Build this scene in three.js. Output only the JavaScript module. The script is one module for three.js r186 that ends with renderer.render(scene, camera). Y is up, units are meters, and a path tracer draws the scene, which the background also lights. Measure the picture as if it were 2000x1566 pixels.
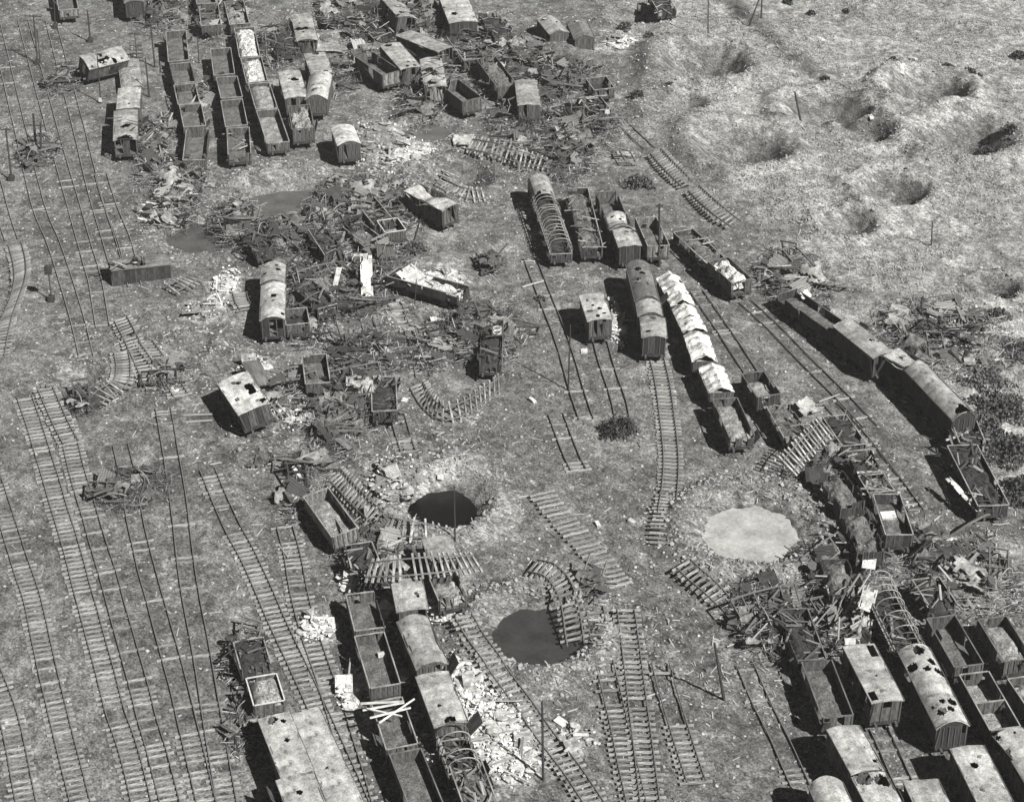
import * as THREE from 'three';
import { mergeGeometries } from 'three/addons/utils/BufferGeometryUtils.js';

// ------------------------------------------------------------------ camera, sky, sun, exposure
const EYE = 106, PITCH = 31.7 * Math.PI / 180, FOV = 23.3;
const scene = new THREE.Scene();
const camera = new THREE.PerspectiveCamera(FOV, 1024 / 801, 1, 9000);
camera.position.set(0, EYE, 0);
camera.rotation.x = -PITCH;
camera.updateMatrixWorld();

const renderer = new THREE.WebGLRenderer({ antialias: true });
renderer.setSize(1024, 801);
renderer.toneMapping = THREE.LinearToneMapping;
renderer.toneMappingExposure = 1.95;
renderer.shadowMap.enabled = true;

const tint = (v) => [v, v * 0.996, v * 0.984];          // the faint warm tone of the print
const grey = (v) => new THREE.Color().setRGB(...tint(v));
{
  const w = 64, h = 32, d = new Float32Array(w * h * 4);  // a clear, even, colourless sky, paler at the horizon
  for (let j = 0; j < h; j++) for (let i = 0; i < w; i++) {
    const up = (j + 0.5) / h * 2 - 1, l = up < 0 ? 0.015 : 0.042 - 0.017 * Math.sqrt(up), k = (j * w + i) * 4;
    const t = tint(l); d[k] = t[0]; d[k + 1] = t[1]; d[k + 2] = t[2]; d[k + 3] = 1;
  }
  const sky = new THREE.DataTexture(d, w, h, THREE.RGBAFormat, THREE.FloatType);
  sky.mapping = THREE.EquirectangularReflectionMapping; sky.magFilter = THREE.LinearFilter; sky.needsUpdate = true;
  scene.background = sky; scene.environment = sky;
}
const SUN = new THREE.Vector3(0.93, 1.31, 0.98).normalize();
const sun = new THREE.DirectionalLight(new THREE.Color().setRGB(1, 0.99, 0.972), 4.2);
sun.position.set(0, 0, -190).addScaledVector(SUN, 300);
sun.target.position.set(0, 0, -190);
sun.castShadow = true; sun.shadow.mapSize.set(4096, 4096);
Object.assign(sun.shadow.camera, { left: -150, right: 150, top: 150, bottom: -150, near: 10, far: 700 });
scene.add(sun, sun.target);

// ------------------------------------------------------------------ small tools
function rng(seed) { let a = seed >>> 0; return () => { a = (a + 0x6D2B79F5) | 0; let t = Math.imul(a ^ (a >>> 15), 1 | a); t = (t + Math.imul(t ^ (t >>> 7), 61 | t)) ^ t; return ((t ^ (t >>> 14)) >>> 0) / 4294967296; }; }
let R = rng(7);
const rr = (a, b) => a + (b - a) * R();
const pick = (a) => a[Math.floor(R() * a.length)];
const clamp = (v, a, b) => Math.min(b, Math.max(a, v));
const sstep = (a, b, v) => { const t = clamp((v - a) / (b - a), 0, 1); return t * t * (3 - 2 * t); };
function hash(i, j) { let h = Math.imul(i, 374761393) + Math.imul(j, 668265263) | 0; h = Math.imul(h ^ (h >>> 13), 1274126177); return ((h ^ (h >>> 16)) >>> 0) / 4294967296; }
function vn(x, y) {
  const i = Math.floor(x), j = Math.floor(y), fx = x - i, fy = y - j, u = fx * fx * (3 - 2 * fx), v = fy * fy * (3 - 2 * fy);
  const a = hash(i, j), b = hash(i + 1, j), c = hash(i, j + 1), d = hash(i + 1, j + 1);
  return a + (b - a) * u + (c - a) * v + (a - b - c + d) * u * v;
}
const fbm = (x, y, n = 4) => { let s = 0, a = 0.5, t = 0; for (let k = 0; k < n; k++) { s += a * vn(x, y); t += a; x = x * 2.03 + 17.3; y = y * 2.03 - 9.7; a *= 0.5; } return s / t; };
// survey of the site: where a bearing from the aircraft meets the level h (metres)
const FPX = 783 / Math.tan(FOV * Math.PI / 360), SP = Math.sin(PITCH), CP = Math.cos(PITCH);
function site(px, py, h = 0) {
  const u = (px - 1000) / FPX, v = -(py - 783) / FPX, dy = -SP + CP * v, dz = -CP - SP * v, t = (h - EYE) / dy;
  return new THREE.Vector3(u * t, h, dz * t);
}
function riseAt(px, py, z) {   // the same bearing met at the depth z
  const u = (px - 1000) / FPX, v = -(py - 783) / FPX, dy = -SP + CP * v, dz = -CP - SP * v, t = z / dz;
  return new THREE.Vector3(u * t, EYE + dy * t, z);
}

// ------------------------------------------------------------------ the lie of the land
const pit = (px, py, rpx, depth, rim, o = {}) => { const c = site(px, py), e = site(px + rpx, py); return { x: c.x, z: c.z, r: (e.x - c.x), depth, rim, ...o }; };
const PITS = [
  pit(1468, 1036, 112, 1.7, 1.0, { spoil: 0.22, sp: 1.75, bite: 0.1, wob: 0.1 }), pit(866, 986, 84, 2.0, 1.1, { spoil: 0.26, sp: 1.8, bite: 0.14, wob: 0.1 }), pit(1047, 1236, 104, 1.9, 1.0, { spoil: 0.14, sp: 1.7, bite: 0.1, wob: 0.1 }),
  pit(545, 392, 88, 1.2, 0.6, { bite: 0.16 }), pit(392, 462, 70, 1.1, 0.5, { bite: 0.16 }), pit(893, 350, 70, 1.9, 0.7, { }),
  pit(1375, 126, 82, 4.6, 1.5, {}), pit(1812, 180, 78, 4.6, 1.5, { spoil: 0.08 }), pit(1612, 218, 80, 4.2, 1.3, { spoil: 0.06 }), pit(1452, 296, 92, 4.8, 1.5, { spoil: 0.06 }),
  pit(1742, 376, 64, 3.6, 1.1, { }), pit(1880, 272, 88, 4.2, 1.4, { spoil: 0.06 }), pit(1690, 262, 50, 2.4, 0.8, { }), pit(1320, 210, 60, 2.2, 0.8), pit(158, 735, 42, 1.0, 0.35), pit(372, 678, 46, 1.1, 0.35, { }),
  pit(800, 625, 36, 0.9, 0.3, { }), pit(1062, 246, 56, 1.2, 0.6, { id: 1 }), pit(835, 258, 52, 1.2, 0.6, { id: 2 }), pit(655, 46, 66, 2.2, 0.9, { }),
  pit(1185, 1215, 34, 1.0, 0.4, { }), pit(498, 898, 28, 1.9, 0.3, { }), pit(1240, 30, 50, 1.5, 0.5), pit(1950, 560, 45, 1.6, 0.5, { }), pit(1655, 440, 55, 1.5, 0.6, { }),
];
const bump = (px, py, rpx, h, o = {}) => { const c = site(px, py), e = site(px + rpx, py); return { x: c.x, z: c.z, r: e.x - c.x, h, ...o }; };
const MOUNDS = [bump(525, 350, 95, 1.3, { spoil: 0.2 }), bump(880, 905, 85, 0.9, { spoil: 0.3 }), bump(1360, 110, 90, 0.8), bump(1090, 100, 70, 1.2), bump(640, 90, 60, 1.0), bump(470, 620, 50, 0.8, { spoil: 0.3 }),
  bump(1340, 230, 120, 1.0, { spoil: 0.12 }), bump(1720, 160, 80, 1.0, { spoil: 0.15 }), bump(1560, 360, 120, 0.8), bump(1960, 1080, 70, 1.3, { spoil: 0.3 }), bump(1880, 640, 120, 0.7), bump(330, 830, 60, 0.4), bump(1080, 60, 40, 0.9)];
const edge = (p, x, z) => { const a = Math.atan2(z - p.z, x - p.x), q = Math.hypot(x - p.x, z - p.z) / p.r; return q * (1 + (vn(Math.cos(a) * 1.7 + p.x, Math.sin(a) * 1.7 + p.z) - 0.5) * (p.wob ?? 0.26) + (vn(Math.cos(a) * 5 + p.x, Math.sin(a) * 5 + p.z) - 0.5) * (p.bite || 0.08)); };
function lie(x, z) {   // craters and spoil heaps only
  let h = 0;
  for (const p of PITS) {
    if (Math.abs(x - p.x) > p.r * 2.6 || Math.abs(z - p.z) > p.r * 2.6) continue;
    const q = edge(p, x, z);
    if (q < 1.15) h -= p.depth * (1 - sstep(p.depth > 2.3 ? 0.2 : 0.25, 1.12, q));
    h += p.rim * Math.exp(-(((q - 1.32) / 0.3) ** 2));
  }
  for (const m of MOUNDS) { const q = ((x - m.x) ** 2 + (z - m.z) ** 2) / (m.r * m.r); if (q < 5) h += m.h * Math.exp(-q * 1.6); }
  return h;
}
const BANK = [site(1405, -15), site(1600, 148)];   // a low bank with a dark band across the far grass
function bank(x, z) { const [a, b] = BANK, dx = b.x - a.x, dz = b.z - a.z, t = clamp(((x - a.x) * dx + (z - a.z) * dz) / (dx * dx + dz * dz), 0, 1); return Math.hypot(x - a.x - dx * t, z - a.z - dz * t); }
// how torn up the ground is: 0 smooth yard, 1 churned
const CHURN = [[430, 720, 150], [560, 470, 170], [700, 640, 190], [820, 330, 190], [900, 120, 210], [1150, 200, 170], [760, 980, 190], [880, 860, 120], [1460, 1040, 180], [1080, 1200, 170], [1640, 1020, 190], [1660, 1180, 170], [330, 420, 110], [250, 680, 120], [1900, 1080, 140], [520, 860, 130], [980, 1430, 130], [1620, 900, 130], [560, 130, 150], [1240, 1260, 150], [1400, 1300, 160]]
  .map(([x, y, r]) => { const c = site(x, y), e = site(x + r, y); return [c.x, c.z, e.x - c.x]; });
function churn(x, z) { let s = 0; for (const [a, b, r] of CHURN) s += Math.exp(-(((x - a) ** 2 + (z - b) ** 2) / (r * r)) * 1.4); return clamp(s, 0, 1); }
const FIELD = [site(1230, 0), site(1420, 380), site(1760, 720), site(2000, 1010)];     // east of this line the yard ends in rough grass
function field(x, z) {
  let lx; const P = FIELD;
  if (z <= P[0].z) lx = P[0].x + (z - P[0].z) * 0.1; else if (z >= P[3].z) lx = P[3].x + (z - P[3].z) * 0.3;
  else for (let k = 0; k < 3; k++) if (z >= P[k].z && z <= P[k + 1].z) lx = P[k].x + (P[k + 1].x - P[k].x) * (z - P[k].z) / (P[k + 1].z - P[k].z);
  return sstep(-4, 6, x - lx + (vn(x * 0.2, z * 0.2) - 0.5) * 9);
}
// beds of the tracks that still lie in place
const BEDS = [[[-34, 1270], [15, 1400], [60, 1620]], [[-30, 890], [18, 1035], [60, 1166], [100, 1345], [168, 1620]], [[46, 775], [84, 890], [137, 1067], [202, 1305], [248, 1462], [288, 1620]], [[104, 755], [152, 930], [212, 1130], [262, 1310], [300, 1450], [343, 1620]], [[235, 870], [268, 1040], [318, 1230], [372, 1440], [414, 1620]], [[318, 800], [345, 960], [390, 1260], [430, 1500], [452, 1620]], [[404, 918], [482, 1085], [540, 1215], [612, 1370], [722, 1620]], [[556, 1030], [588, 1180], [640, 1345], [716, 1600]], [[1280, 690], [1300, 790], [1311, 905], [1300, 1015], [1293, 1075]], [[1180, 1302], [1205, 1400], [1252, 1620]], [[1222, 1205], [1238, 1320], [1275, 1620]], [[905, 1226], [1010, 1365], [1182, 1610]], [[-12, 40], [38, 250], [78, 415], [127, 546], [168, 700]], [[44, 40], [148, 420], [200, 640]], [[98, 40], [190, 400], [232, 540]], [[1360, 570], [1466, 728]], [[1455, 590], [1700, 835], [1790, 1000]]]
  .flatMap((l) => { const w = l.map((p) => site(...p)); return w.slice(1).map((b, k) => [w[k].x, w[k].z, b.x - w[k].x, b.z - w[k].z]); });
function bed(x, z) { let m = 9; for (const [a, b, dx, dz] of BEDS) { const t = clamp(((x - a) * dx + (z - b) * dz) / (dx * dx + dz * dz), 0, 1), d = Math.hypot(x - a - dx * t, z - b - dz * t); if (d < m) m = d; } return m; }
function height(x, z) {
  const c = churn(x, z), f = field(x, z);
  const n1 = fbm(x * 0.9, z * 0.9, 3) - 0.5, n2 = vn(x * 2.6 + 40, z * 2.6) - 0.5, n3 = fbm(x * 0.22 + 9, z * 0.22, 3) - 0.5;
  let q = 1; for (const p of PITS) if (p.depth > 2 && Math.abs(x - p.x) < p.r * 1.2 && Math.abs(z - p.z) < p.r * 1.2) q = Math.min(q, sstep(0.5, 1.2, Math.hypot(x - p.x, z - p.z) / p.r));
  const fq = f * (0.25 + 0.75 * q), bq = 0.35 + 0.65 * sstep(1.2, 2.4, bed(x, z));
  return lie(x, z) + 0.7 * Math.exp(-((bank(x, z) / 1.1) ** 2)) + n1 * (0.085 + 0.55 * c * bq + 0.5 * fq) + n2 * (0.035 + 0.22 * c * bq + 0.2 * fq) + n3 * (0.05 + 0.35 * c + 0.9 * fq) - 0.01;
}

// ------------------------------------------------------------------ textures
function tex(n, f, srgb = true, rep = 1) {
  const d = new Uint8Array(n * n * 4);
  for (let j = 0; j < n; j++) for (let i = 0; i < n; i++) { const v = clamp(f(i, j), 0, 1), k = (j * n + i) * 4, t = srgb ? [v * 255, v * 254, v * 250] : [v * 255, v * 255, v * 255]; d[k] = t[0]; d[k + 1] = t[1]; d[k + 2] = t[2]; d[k + 3] = 255; }
  const t = new THREE.DataTexture(d, n, n, THREE.RGBAFormat);
  t.wrapS = t.wrapT = THREE.RepeatWrapping; t.magFilter = THREE.LinearFilter; t.minFilter = THREE.LinearMipmapLinearFilter; t.generateMipmaps = true;
  if (srgb) t.colorSpace = THREE.SRGBColorSpace;
  t.repeat.set(rep, rep); t.needsUpdate = true; return t;
}
// tiling noise: the lattice wraps every p cells
function vt(x, y, p, s) { const i = Math.floor(x), j = Math.floor(y), fx = x - i, fy = y - j, u = fx * fx * (3 - 2 * fx), v = fy * fy * (3 - 2 * fy), m = (a) => ((a % p) + p) % p, I = m(i) + s * 57, J = m(j) + s * 131, I1 = m(i + 1) + s * 57, J1 = m(j + 1) + s * 131; const a = hash(I, J), b = hash(I1, J), c = hash(I, J1), d = hash(I1, J1); return a + (b - a) * u + (c - a) * v + (a - b - c + d) * u * v; }
const N = 2048;
const groundValue = new Float32Array(N * N);
for (let j = 0; j < N; j++) for (let i = 0; i < N; i++) {
  const x = i / N, y = j / N;
  let v = 0.60 + (vt(x * 40, y * 40, 40, 1) - 0.5) * 0.14 + (vt(x * 130, y * 130, 130, 2) - 0.5) * 0.22 + (vt(x * 300, y * 300, 300, 9) - 0.5) * 0.15 + (vt(x * 560, y * 560, 560, 3) - 0.5) * 0.24 + (vt(x * 1020, y * 1020, 1020, 4) - 0.5) * 0.42;
  const s = vt(x * 680, y * 680, 680, 5), q = vt(x * 300, y * 300, 300, 6);
  if (s > 0.86) v += (s - 0.86) * 2.4; if (s < 0.12) v -= (0.12 - s) * 2.2;
  if (q > 0.9) v += (q - 0.9) * 2.2; if (q < 0.07) v -= (0.07 - q) * 3.0;
  groundValue[j * N + i] = v;
}
const groundMap = tex(N, (i, j) => groundValue[j * N + i]);
const groundBump = tex(1024, (i, j) => groundValue[(j * 2) * N + i * 2], false);
const woodMap = tex(512, (i, j) => { const x = i / 512, y = j / 512; return 0.78 + (vt(x * 14, y * 3, 14, 3) - 0.5) * 0.2 + (vt(x * 90, y * 9, 90, 4) - 0.5) * 0.3 + (vt(x * 5, y * 5, 5, 9) - 0.5) * 0.35 + (vt(x * 60, y * 60, 60, 11) > 0.84 ? 0.16 : 0); });
const roofMap = tex(1024, (i, j) => {
  const x = i / 1024, y = j / 1024, a = vt(x * 5, y * 5, 5, 1), b = vt(x * 16, y * 16, 16, 2), c = vt(x * 60, y * 60, 60, 3), e = vt(x * 150, y * 150, 150, 4);
  let v = 0.80 + (a - 0.5) * 0.22 + (b - 0.5) * 0.2 + (c - 0.5) * 0.22 + (e - 0.5) * 0.24;
  const st = vt(x * 11, y * 11, 11, 7) * 0.6 + c * 0.4; if (st > 0.66) v -= (st - 0.66) * 1.5;
  if (vt(x * 85, y * 85, 85, 8) > 0.92) v -= 0.14; return v;
});
const dirtMap = tex(1024, (i, j) => { const x = i / 1024, y = j / 1024; return 0.66 + (vt(x * 9, y * 9, 9, 1) - 0.5) * 0.22 + (vt(x * 40, y * 40, 40, 2) - 0.5) * 0.3 + (vt(x * 120, y * 120, 120, 3) - 0.5) * 0.45 + (vt(x * 90, y * 90, 90, 5) > 0.86 ? 0.25 : 0); });

const std = (v, rough, map, extra = {}) => new THREE.MeshStandardMaterial({ color: grey(v), roughness: rough, map: map || null, side: THREE.DoubleSide, ...extra });
const M = {
  rail: std(0.13, 0.6, null), railDust: std(0.19, 0.8, null), iron: std(0.05, 0.75, woodMap), ironPale: std(0.13, 0.7, woodMap), wheel: std(0.06, 0.6),
  sleepers: [0.44, 0.36, 0.30, 0.52].map((v) => std(v, 0.95, woodMap)), sleepersTorn: [0.45, 0.55, 0.36, 0.3].map((v) => std(v, 0.95, woodMap)),
  wall: [0.125, 0.10, 0.15, 0.115].map((v) => std(v, 0.9, woodMap)), wallPale: [0.30, 0.25, 0.35, 0.22].map((v) => std(v, 0.9, woodMap)), burnt: [0.045, 0.035, 0.06, 0.075].map((v) => std(v, 0.95, woodMap)),
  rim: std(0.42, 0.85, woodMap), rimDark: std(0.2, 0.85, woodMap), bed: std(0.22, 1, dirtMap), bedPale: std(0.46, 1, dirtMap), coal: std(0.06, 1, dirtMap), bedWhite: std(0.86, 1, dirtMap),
  roofPale: std(0.60, 0.9, roofMap), roofPales: [0.58, 0.5, 0.43, 0.53].map((v) => std(v, 0.9, roofMap)), roofMid: std(0.42, 0.9, roofMap), roofDark: std(0.22, 0.9, roofMap), roofWhite: std(0.8, 0.9, roofMap), canvas: std(0.92, 0.95, roofMap),
  plank: [0.42, 0.26, 0.15, 0.55, 0.33, 0.09].map((v) => std(v, 0.95, woodMap)), plankDark: [0.12, 0.07, 0.2, 0.05, 0.28, 0.1].map((v) => std(v, 0.95, woodMap)), white: std(0.85, 0.9, roofMap),
  sack: [0.86, 0.74, 0.6].map((v) => std(v, 0.95, roofMap)), earth: std(0.33, 1, dirtMap), earthPale: std(0.42, 1, dirtMap), earthDark: std(0.2, 1, dirtMap), charShade: std(0.11, 1, dirtMap), pole: std(0.055, 0.9, woodMap), twig: std(0.045, 1), leaf: [0.07, 0.10, 0.055].map((v) => std(v, 0.9)), grass: std(0.3, 1),
};

// ------------------------------------------------------------------ objects
const taken = {};
const numbered = (n) => { const k = taken[n] = (taken[n] ?? -1) + 1; return k ? `${n}_${String(k).padStart(3, '0')}` : n; };
function thing(name, label, category, group) {
  const g = new THREE.Group(); g.name = numbered(name); g.userData = { label, category }; if (group) g.userData.group = group; scene.add(g); return g;
}
const BOX = new THREE.BoxGeometry(1, 1, 1), CYL = new THREE.CylinderGeometry(1, 1, 1, 14), CYL8 = new THREE.CylinderGeometry(1, 1, 1, 7);
function part(name, geo, mat, parent, p, s, r) {
  const m = new THREE.Mesh(geo, mat); m.name = name; m.castShadow = m.receiveShadow = true;
  if (p) m.position.set(...p); if (s) m.scale.set(...s); if (r) m.rotation.set(...r); parent.add(m); return m;
}
function solo(name, geo, mat, label, category, group) { const m = new THREE.Mesh(geo, mat); m.name = numbered(name); m.castShadow = m.receiveShadow = true; m.userData = { label, category }; if (group) m.userData.group = group; scene.add(m); return m; }
const rad = (d) => d * Math.PI / 180;

// grid sheet z = f(u, v) with a thickness; cells for which hole() is true are left out
function sheet(W, L, nu, nv, f, hole, thick, uvm = 6, uo = 0) {
  const pos = [], uv = [], idx = [], id = (i, j, s) => s * (nu + 1) * (nv + 1) + j * (nu + 1) + i;
  for (let s = 0; s < 2; s++) for (let j = 0; j <= nv; j++) for (let i = 0; i <= nu; i++) {
    const u = (i / nu - 0.5) * W, v = (j / nv - 0.5) * L; pos.push(u, f(u, v) - s * thick, v); uv.push((u + uo) / uvm, (v + uo * 1.7) / uvm);
  }
  const solid = (i, j) => i >= 0 && j >= 0 && i < nu && j < nv && !(hole && hole(((i + 0.5) / nu - 0.5) * W, ((j + 0.5) / nv - 0.5) * L));
  for (let j = 0; j < nv; j++) for (let i = 0; i < nu; i++) if (solid(i, j)) {
    const a = id(i, j, 0), b = id(i + 1, j, 0), c = id(i + 1, j + 1, 0), d = id(i, j + 1, 0), o = (nu + 1) * (nv + 1);
    idx.push(a, d, c, a, c, b, a + o, c + o, d + o, a + o, b + o, c + o);
    if (!solid(i - 1, j)) idx.push(a, a + o, d + o, a, d + o, d); if (!solid(i + 1, j)) idx.push(b, c, c + o, b, c + o, b + o);
    if (!solid(i, j - 1)) idx.push(a, b, b + o, a, b + o, a + o); if (!solid(i, j + 1)) idx.push(d, d + o, c + o, d, c + o, c);
  }
  const g = new THREE.BufferGeometry(); g.setAttribute('position', new THREE.Float32BufferAttribute(pos, 3)); g.setAttribute('uv', new THREE.Float32BufferAttribute(uv, 2)); g.setIndex(idx);
  const flat = g.toNonIndexed(); flat.computeVertexNormals(); return flat;
}
// a low heap of loose matter on a floor
function heapGeo(W, L, h, seed, rough = 0.5) {
  const nu = Math.max(6, Math.round(W / 0.22)), nv = Math.max(6, Math.round(L / 0.25));
  return sheet(W, L, nu, nv, (u, v) => { const a = 1 - (2 * u / W) ** 4, b = 1 - (2 * v / L) ** 6; return h * (0.35 + 0.65 * a * b) * (1 - rough + rough * 2 * fbm(u * 1.6 + seed, v * 1.6, 3)) + 0.02; }, null, 0.03, 5, seed);
}
function dome(rx, rz, h, seed, rough = 0.45) {      // a mound that runs out to the ground all round
  const nr = 9, na = 26, pos = [0, h * (0.8 + 0.4 * vn(seed, 1)), 0], uv = [0.5, 0.5], idx = [];
  for (let k = 1; k <= nr; k++) for (let a = 0; a < na; a++) {
    const t = a / na * Math.PI * 2, q = k / nr, wob = 1 + (vn(Math.cos(t) * 2 + seed, Math.sin(t) * 2) - 0.5) * 0.5, x = Math.cos(t) * rx * q * wob, z = Math.sin(t) * rz * q * wob;
    pos.push(x, h * (1 - q * q) * (1 - rough + 2 * rough * fbm(x * 1.5 + seed, z * 1.5, 3)) - (k === nr ? 0.5 : 0), z); uv.push(x / 5 + seed, z / 5);
    if (k === 1) idx.push(0, 1 + (a + 1) % na, 1 + a); else { const o = 1 + (k - 2) * na, p = 1 + (k - 1) * na, b = (a + 1) % na; idx.push(o + a, p + b, p + a, o + a, o + b, p + b); }
  }
  const g = new THREE.BufferGeometry(); g.setAttribute('position', new THREE.Float32BufferAttribute(pos, 3)); g.setAttribute('uv', new THREE.Float32BufferAttribute(uv, 2)); g.setIndex(idx);
  const f = g.toNonIndexed(); f.computeVertexNormals(); return f;
}

const DUST = [[962, 1432, 130, 0.6], [905, 1335, 75, 0.6], [1010, 1480, 70, 0.4], [622, 1230, 45, 0.5], [690, 1345, 50, 0.4], [440, 562, 40, 0.6], [405, 605, 60, 0.4], [745, 285, 85, 0.5], [800, 300, 60, 0.5], [780, 950, 80, 0.35], [1205, 640, 25, 0.5], [860, 545, 60, 0.5], [585, 800, 50, 0.5], [330, 420, 70, 0.25], [310, 280, 40, 0.25], [1215, 84, 60, 0.35], [1560, 500, 110, 0.2], [1860, 680, 130, 0.2], [1130, 1445, 50, 0.3], [770, 450, 50, 0.3], [850, 450, 60, 0.2]].map(([x, y, r, k]) => { const c = site(x, y), e = site(x + r, y); return [c.x, c.z, e.x - c.x, k]; });
// ------------------------------------------------------------------ the ground
{
  const x0 = -100, x1 = 100, z0 = -315, z1 = -100, st = 0.36, nx = Math.round((x1 - x0) / st), nz = Math.round((z1 - z0) / st), pos = [], uv = [], col = [], idx = [];
  const tone = (x, z, h) => {
    const c = churn(x, z); let f = field(x, z);
    if (f > 0.01) for (const p of PITS) if (Math.abs(x - p.x) < p.r * 1.5 && Math.abs(z - p.z) < p.r * 1.5) f *= sstep(0.93, 1.08, edge(p, x, z) + (fbm(x * 0.9, z * 0.9 + 4, 3) - 0.5) * 0.34);   // no turf left where the bomb fell, bare yard soil
    let v = 0.335 + (fbm(x * 0.06 + 3, z * 0.06, 3) - 0.5) * 0.2 + (fbm(x * 0.35, z * 0.35, 3) - 0.5) * 0.14;
    v += c * ((fbm(x * 1.1 + 7, z * 1.1, 3) - 0.48) * 0.46 - 0.03);
    const g = fbm(x * 0.12 + 50, z * 0.12, 4), g2 = fbm(x * 0.6, z * 0.6 + 33, 3);
    v += f * (0.30 + (g - 0.5) * 0.36 + (g2 - 0.5) * 0.16);
    const blot = fbm(x * 0.5 + 90, z * 0.5 + 20, 4); if (blot > 0.63) v += (blot - 0.63) * 1.3; if (blot < 0.33) v -= (0.33 - blot) * 0.8;
    for (const p of PITS) {
      if (Math.abs(x - p.x) > p.r * 2.6 || Math.abs(z - p.z) > p.r * 2.6) continue;
      const q = edge(p, x, z), n = fbm(x * 1.3 + 5, z * 1.3, 3);
      if (p.spoil && q > 0.85) { const m = sstep(p.sp || 1.7, 1.15, q + (n - 0.5) * 1.1); v += p.spoil * m * (0.3 + n * 0.9); }   // clay thrown out of the crater
    }
    for (const m of MOUNDS) if (m.spoil) { const q = Math.hypot(x - m.x, z - m.z) / m.r, n = fbm(x * 1.5, z * 1.5, 3); v += m.spoil * sstep(1.1, 0.5, q + (n - 0.5) * 0.8) * n; }
    const bd = bed(x, z) + (fbm(x * 0.8 + 3, z * 0.8, 3) - 0.5) * 1.6; v -= 0.075 * sstep(1.7, 0.9, bd);      // oily cinder ballast
    const bk = bank(x, z) + (fbm(x * 0.9, z * 0.9 + 8, 3) - 0.5) * 2.6; v -= 0.36 * sstep(2.4, 1.0, bk);      // darker band along the bank, ragged at its edges
    for (const [a, b, r, k] of DUST) { const d = Math.hypot(x - a, (z - b) * 0.8) / r; if (d < 1.5) { const n = fbm(x * 2.1 + a, z * 2.1, 3); v += k * sstep(0.5, 0.72, n + (0.9 - d) * 0.5); } }   // flour and lime dust round the spills
    return clamp(v, 0.09, 1);
  };
  for (let j = 0; j <= nz; j++) for (let i = 0; i <= nx; i++) {
    const x = x0 + (x1 - x0) * i / nx, z = z0 + (z1 - z0) * j / nz, b = i === 0 || j === 0 || i === nx || j === nz, h = b ? 0 : height(x, z), t = tint(tone(x, z, h));
    pos.push(x, h, z); uv.push((x + h * 0.8) / 92, (z - h * 0.7) / 92); col.push(...t);
  }
  const id = (i, j) => j * (nx + 1) + i;
  for (let j = 0; j < nz; j++) for (let i = 0; i < nx; i++) idx.push(id(i, j), id(i, j + 1), id(i + 1, j + 1), id(i, j), id(i + 1, j + 1), id(i + 1, j));
  const E = 4000, o = pos.length / 3, far = [[-E, -E], [E, -E], [E, E], [-E, E]], near = [id(0, 0), id(nx, 0), id(nx, nz), id(0, nz)];
  for (const [x, z] of far) { pos.push(x, 0, z); uv.push(x / 92, z / 92); col.push(...tint(0.42)); }
  for (let k = 0; k < 4; k++) { const n = (k + 1) % 4; idx.push(o + k, near[k], near[n], o + k, near[n], o + n); }
  const g = new THREE.BufferGeometry(); g.setAttribute('position', new THREE.Float32BufferAttribute(pos, 3)); g.setAttribute('uv', new THREE.Float32BufferAttribute(uv, 2)); g.setAttribute('color', new THREE.Float32BufferAttribute(col, 3)); g.setIndex(idx); g.computeVertexNormals();
  const m = new THREE.Mesh(g, new THREE.MeshStandardMaterial({ map: groundMap, bumpMap: groundBump, bumpScale: 0.12, vertexColors: true, roughness: 1 }));
  m.name = 'ground'; m.receiveShadow = m.castShadow = true; m.userData = { kind: 'structure', label: 'torn up grey ground of the bombed rail yard', category: 'ground' }; scene.add(m);
}
const scumMap = tex(512, (i, j) => { const x = i / 512, y = j / 512; return 0.86 + (vt(x * 6, y * 6, 6, 1) - 0.5) * 0.16 + (vt(x * 30, y * 30, 30, 2) - 0.5) * 0.12 + (vt(x * 120, y * 120, 120, 3) - 0.5) * 0.14; });
// water standing in the deepest craters
function water(k, level, v, rough, label) {
  const p = PITS[k], n = 60, s = new THREE.Shape();
  for (let i = 0; i < n; i++) { const a = i / n * Math.PI * 2, x = Math.cos(a) * p.r * 1.25, y = Math.sin(a) * p.r * 1.25; i ? s.lineTo(x, y) : s.moveTo(x, y); }
  const g = new THREE.ShapeGeometry(s, 4), at = g.attributes.uv; for (let i = 0; i < at.count; i++) at.setXY(i, at.getX(i) / 9, at.getY(i) / 9); g.rotateX(-Math.PI / 2); g.translate(p.x, level, p.z);
  const m = new THREE.Mesh(g, new THREE.MeshStandardMaterial({ color: grey(v), roughness: rough, map: scumMap, bumpMap: groundBump, bumpScale: 0.01 })); m.name = numbered('crater_water'); m.receiveShadow = true; m.userData = { kind: 'structure', label, category: 'water' }; scene.add(m);
}
water(0, -0.42, 0.46, 0.5, 'pale muddy water filling the wide round crater');
water(1, -0.55, 0.007, 0.14, 'near black water filling the crater with ragged edges');
water(2, -0.5, 0.05, 0.35, 'dark grey water in the crater by the curled track');
water(3, -0.2, 0.12, 0.5, 'dull grey puddle in the shallow crater below the open rows');
water(4, -0.2, 0.10, 0.5, 'dull dark puddle beside the pale splintered heap');
water(PITS.findIndex((p) => p.id === 1), -0.2, 0.13, 0.5, 'shallow puddle below the white sided frame');
water(PITS.findIndex((p) => p.id === 2), -0.2, 0.14, 0.5, 'shallow puddle above the arched torn track');

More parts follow.
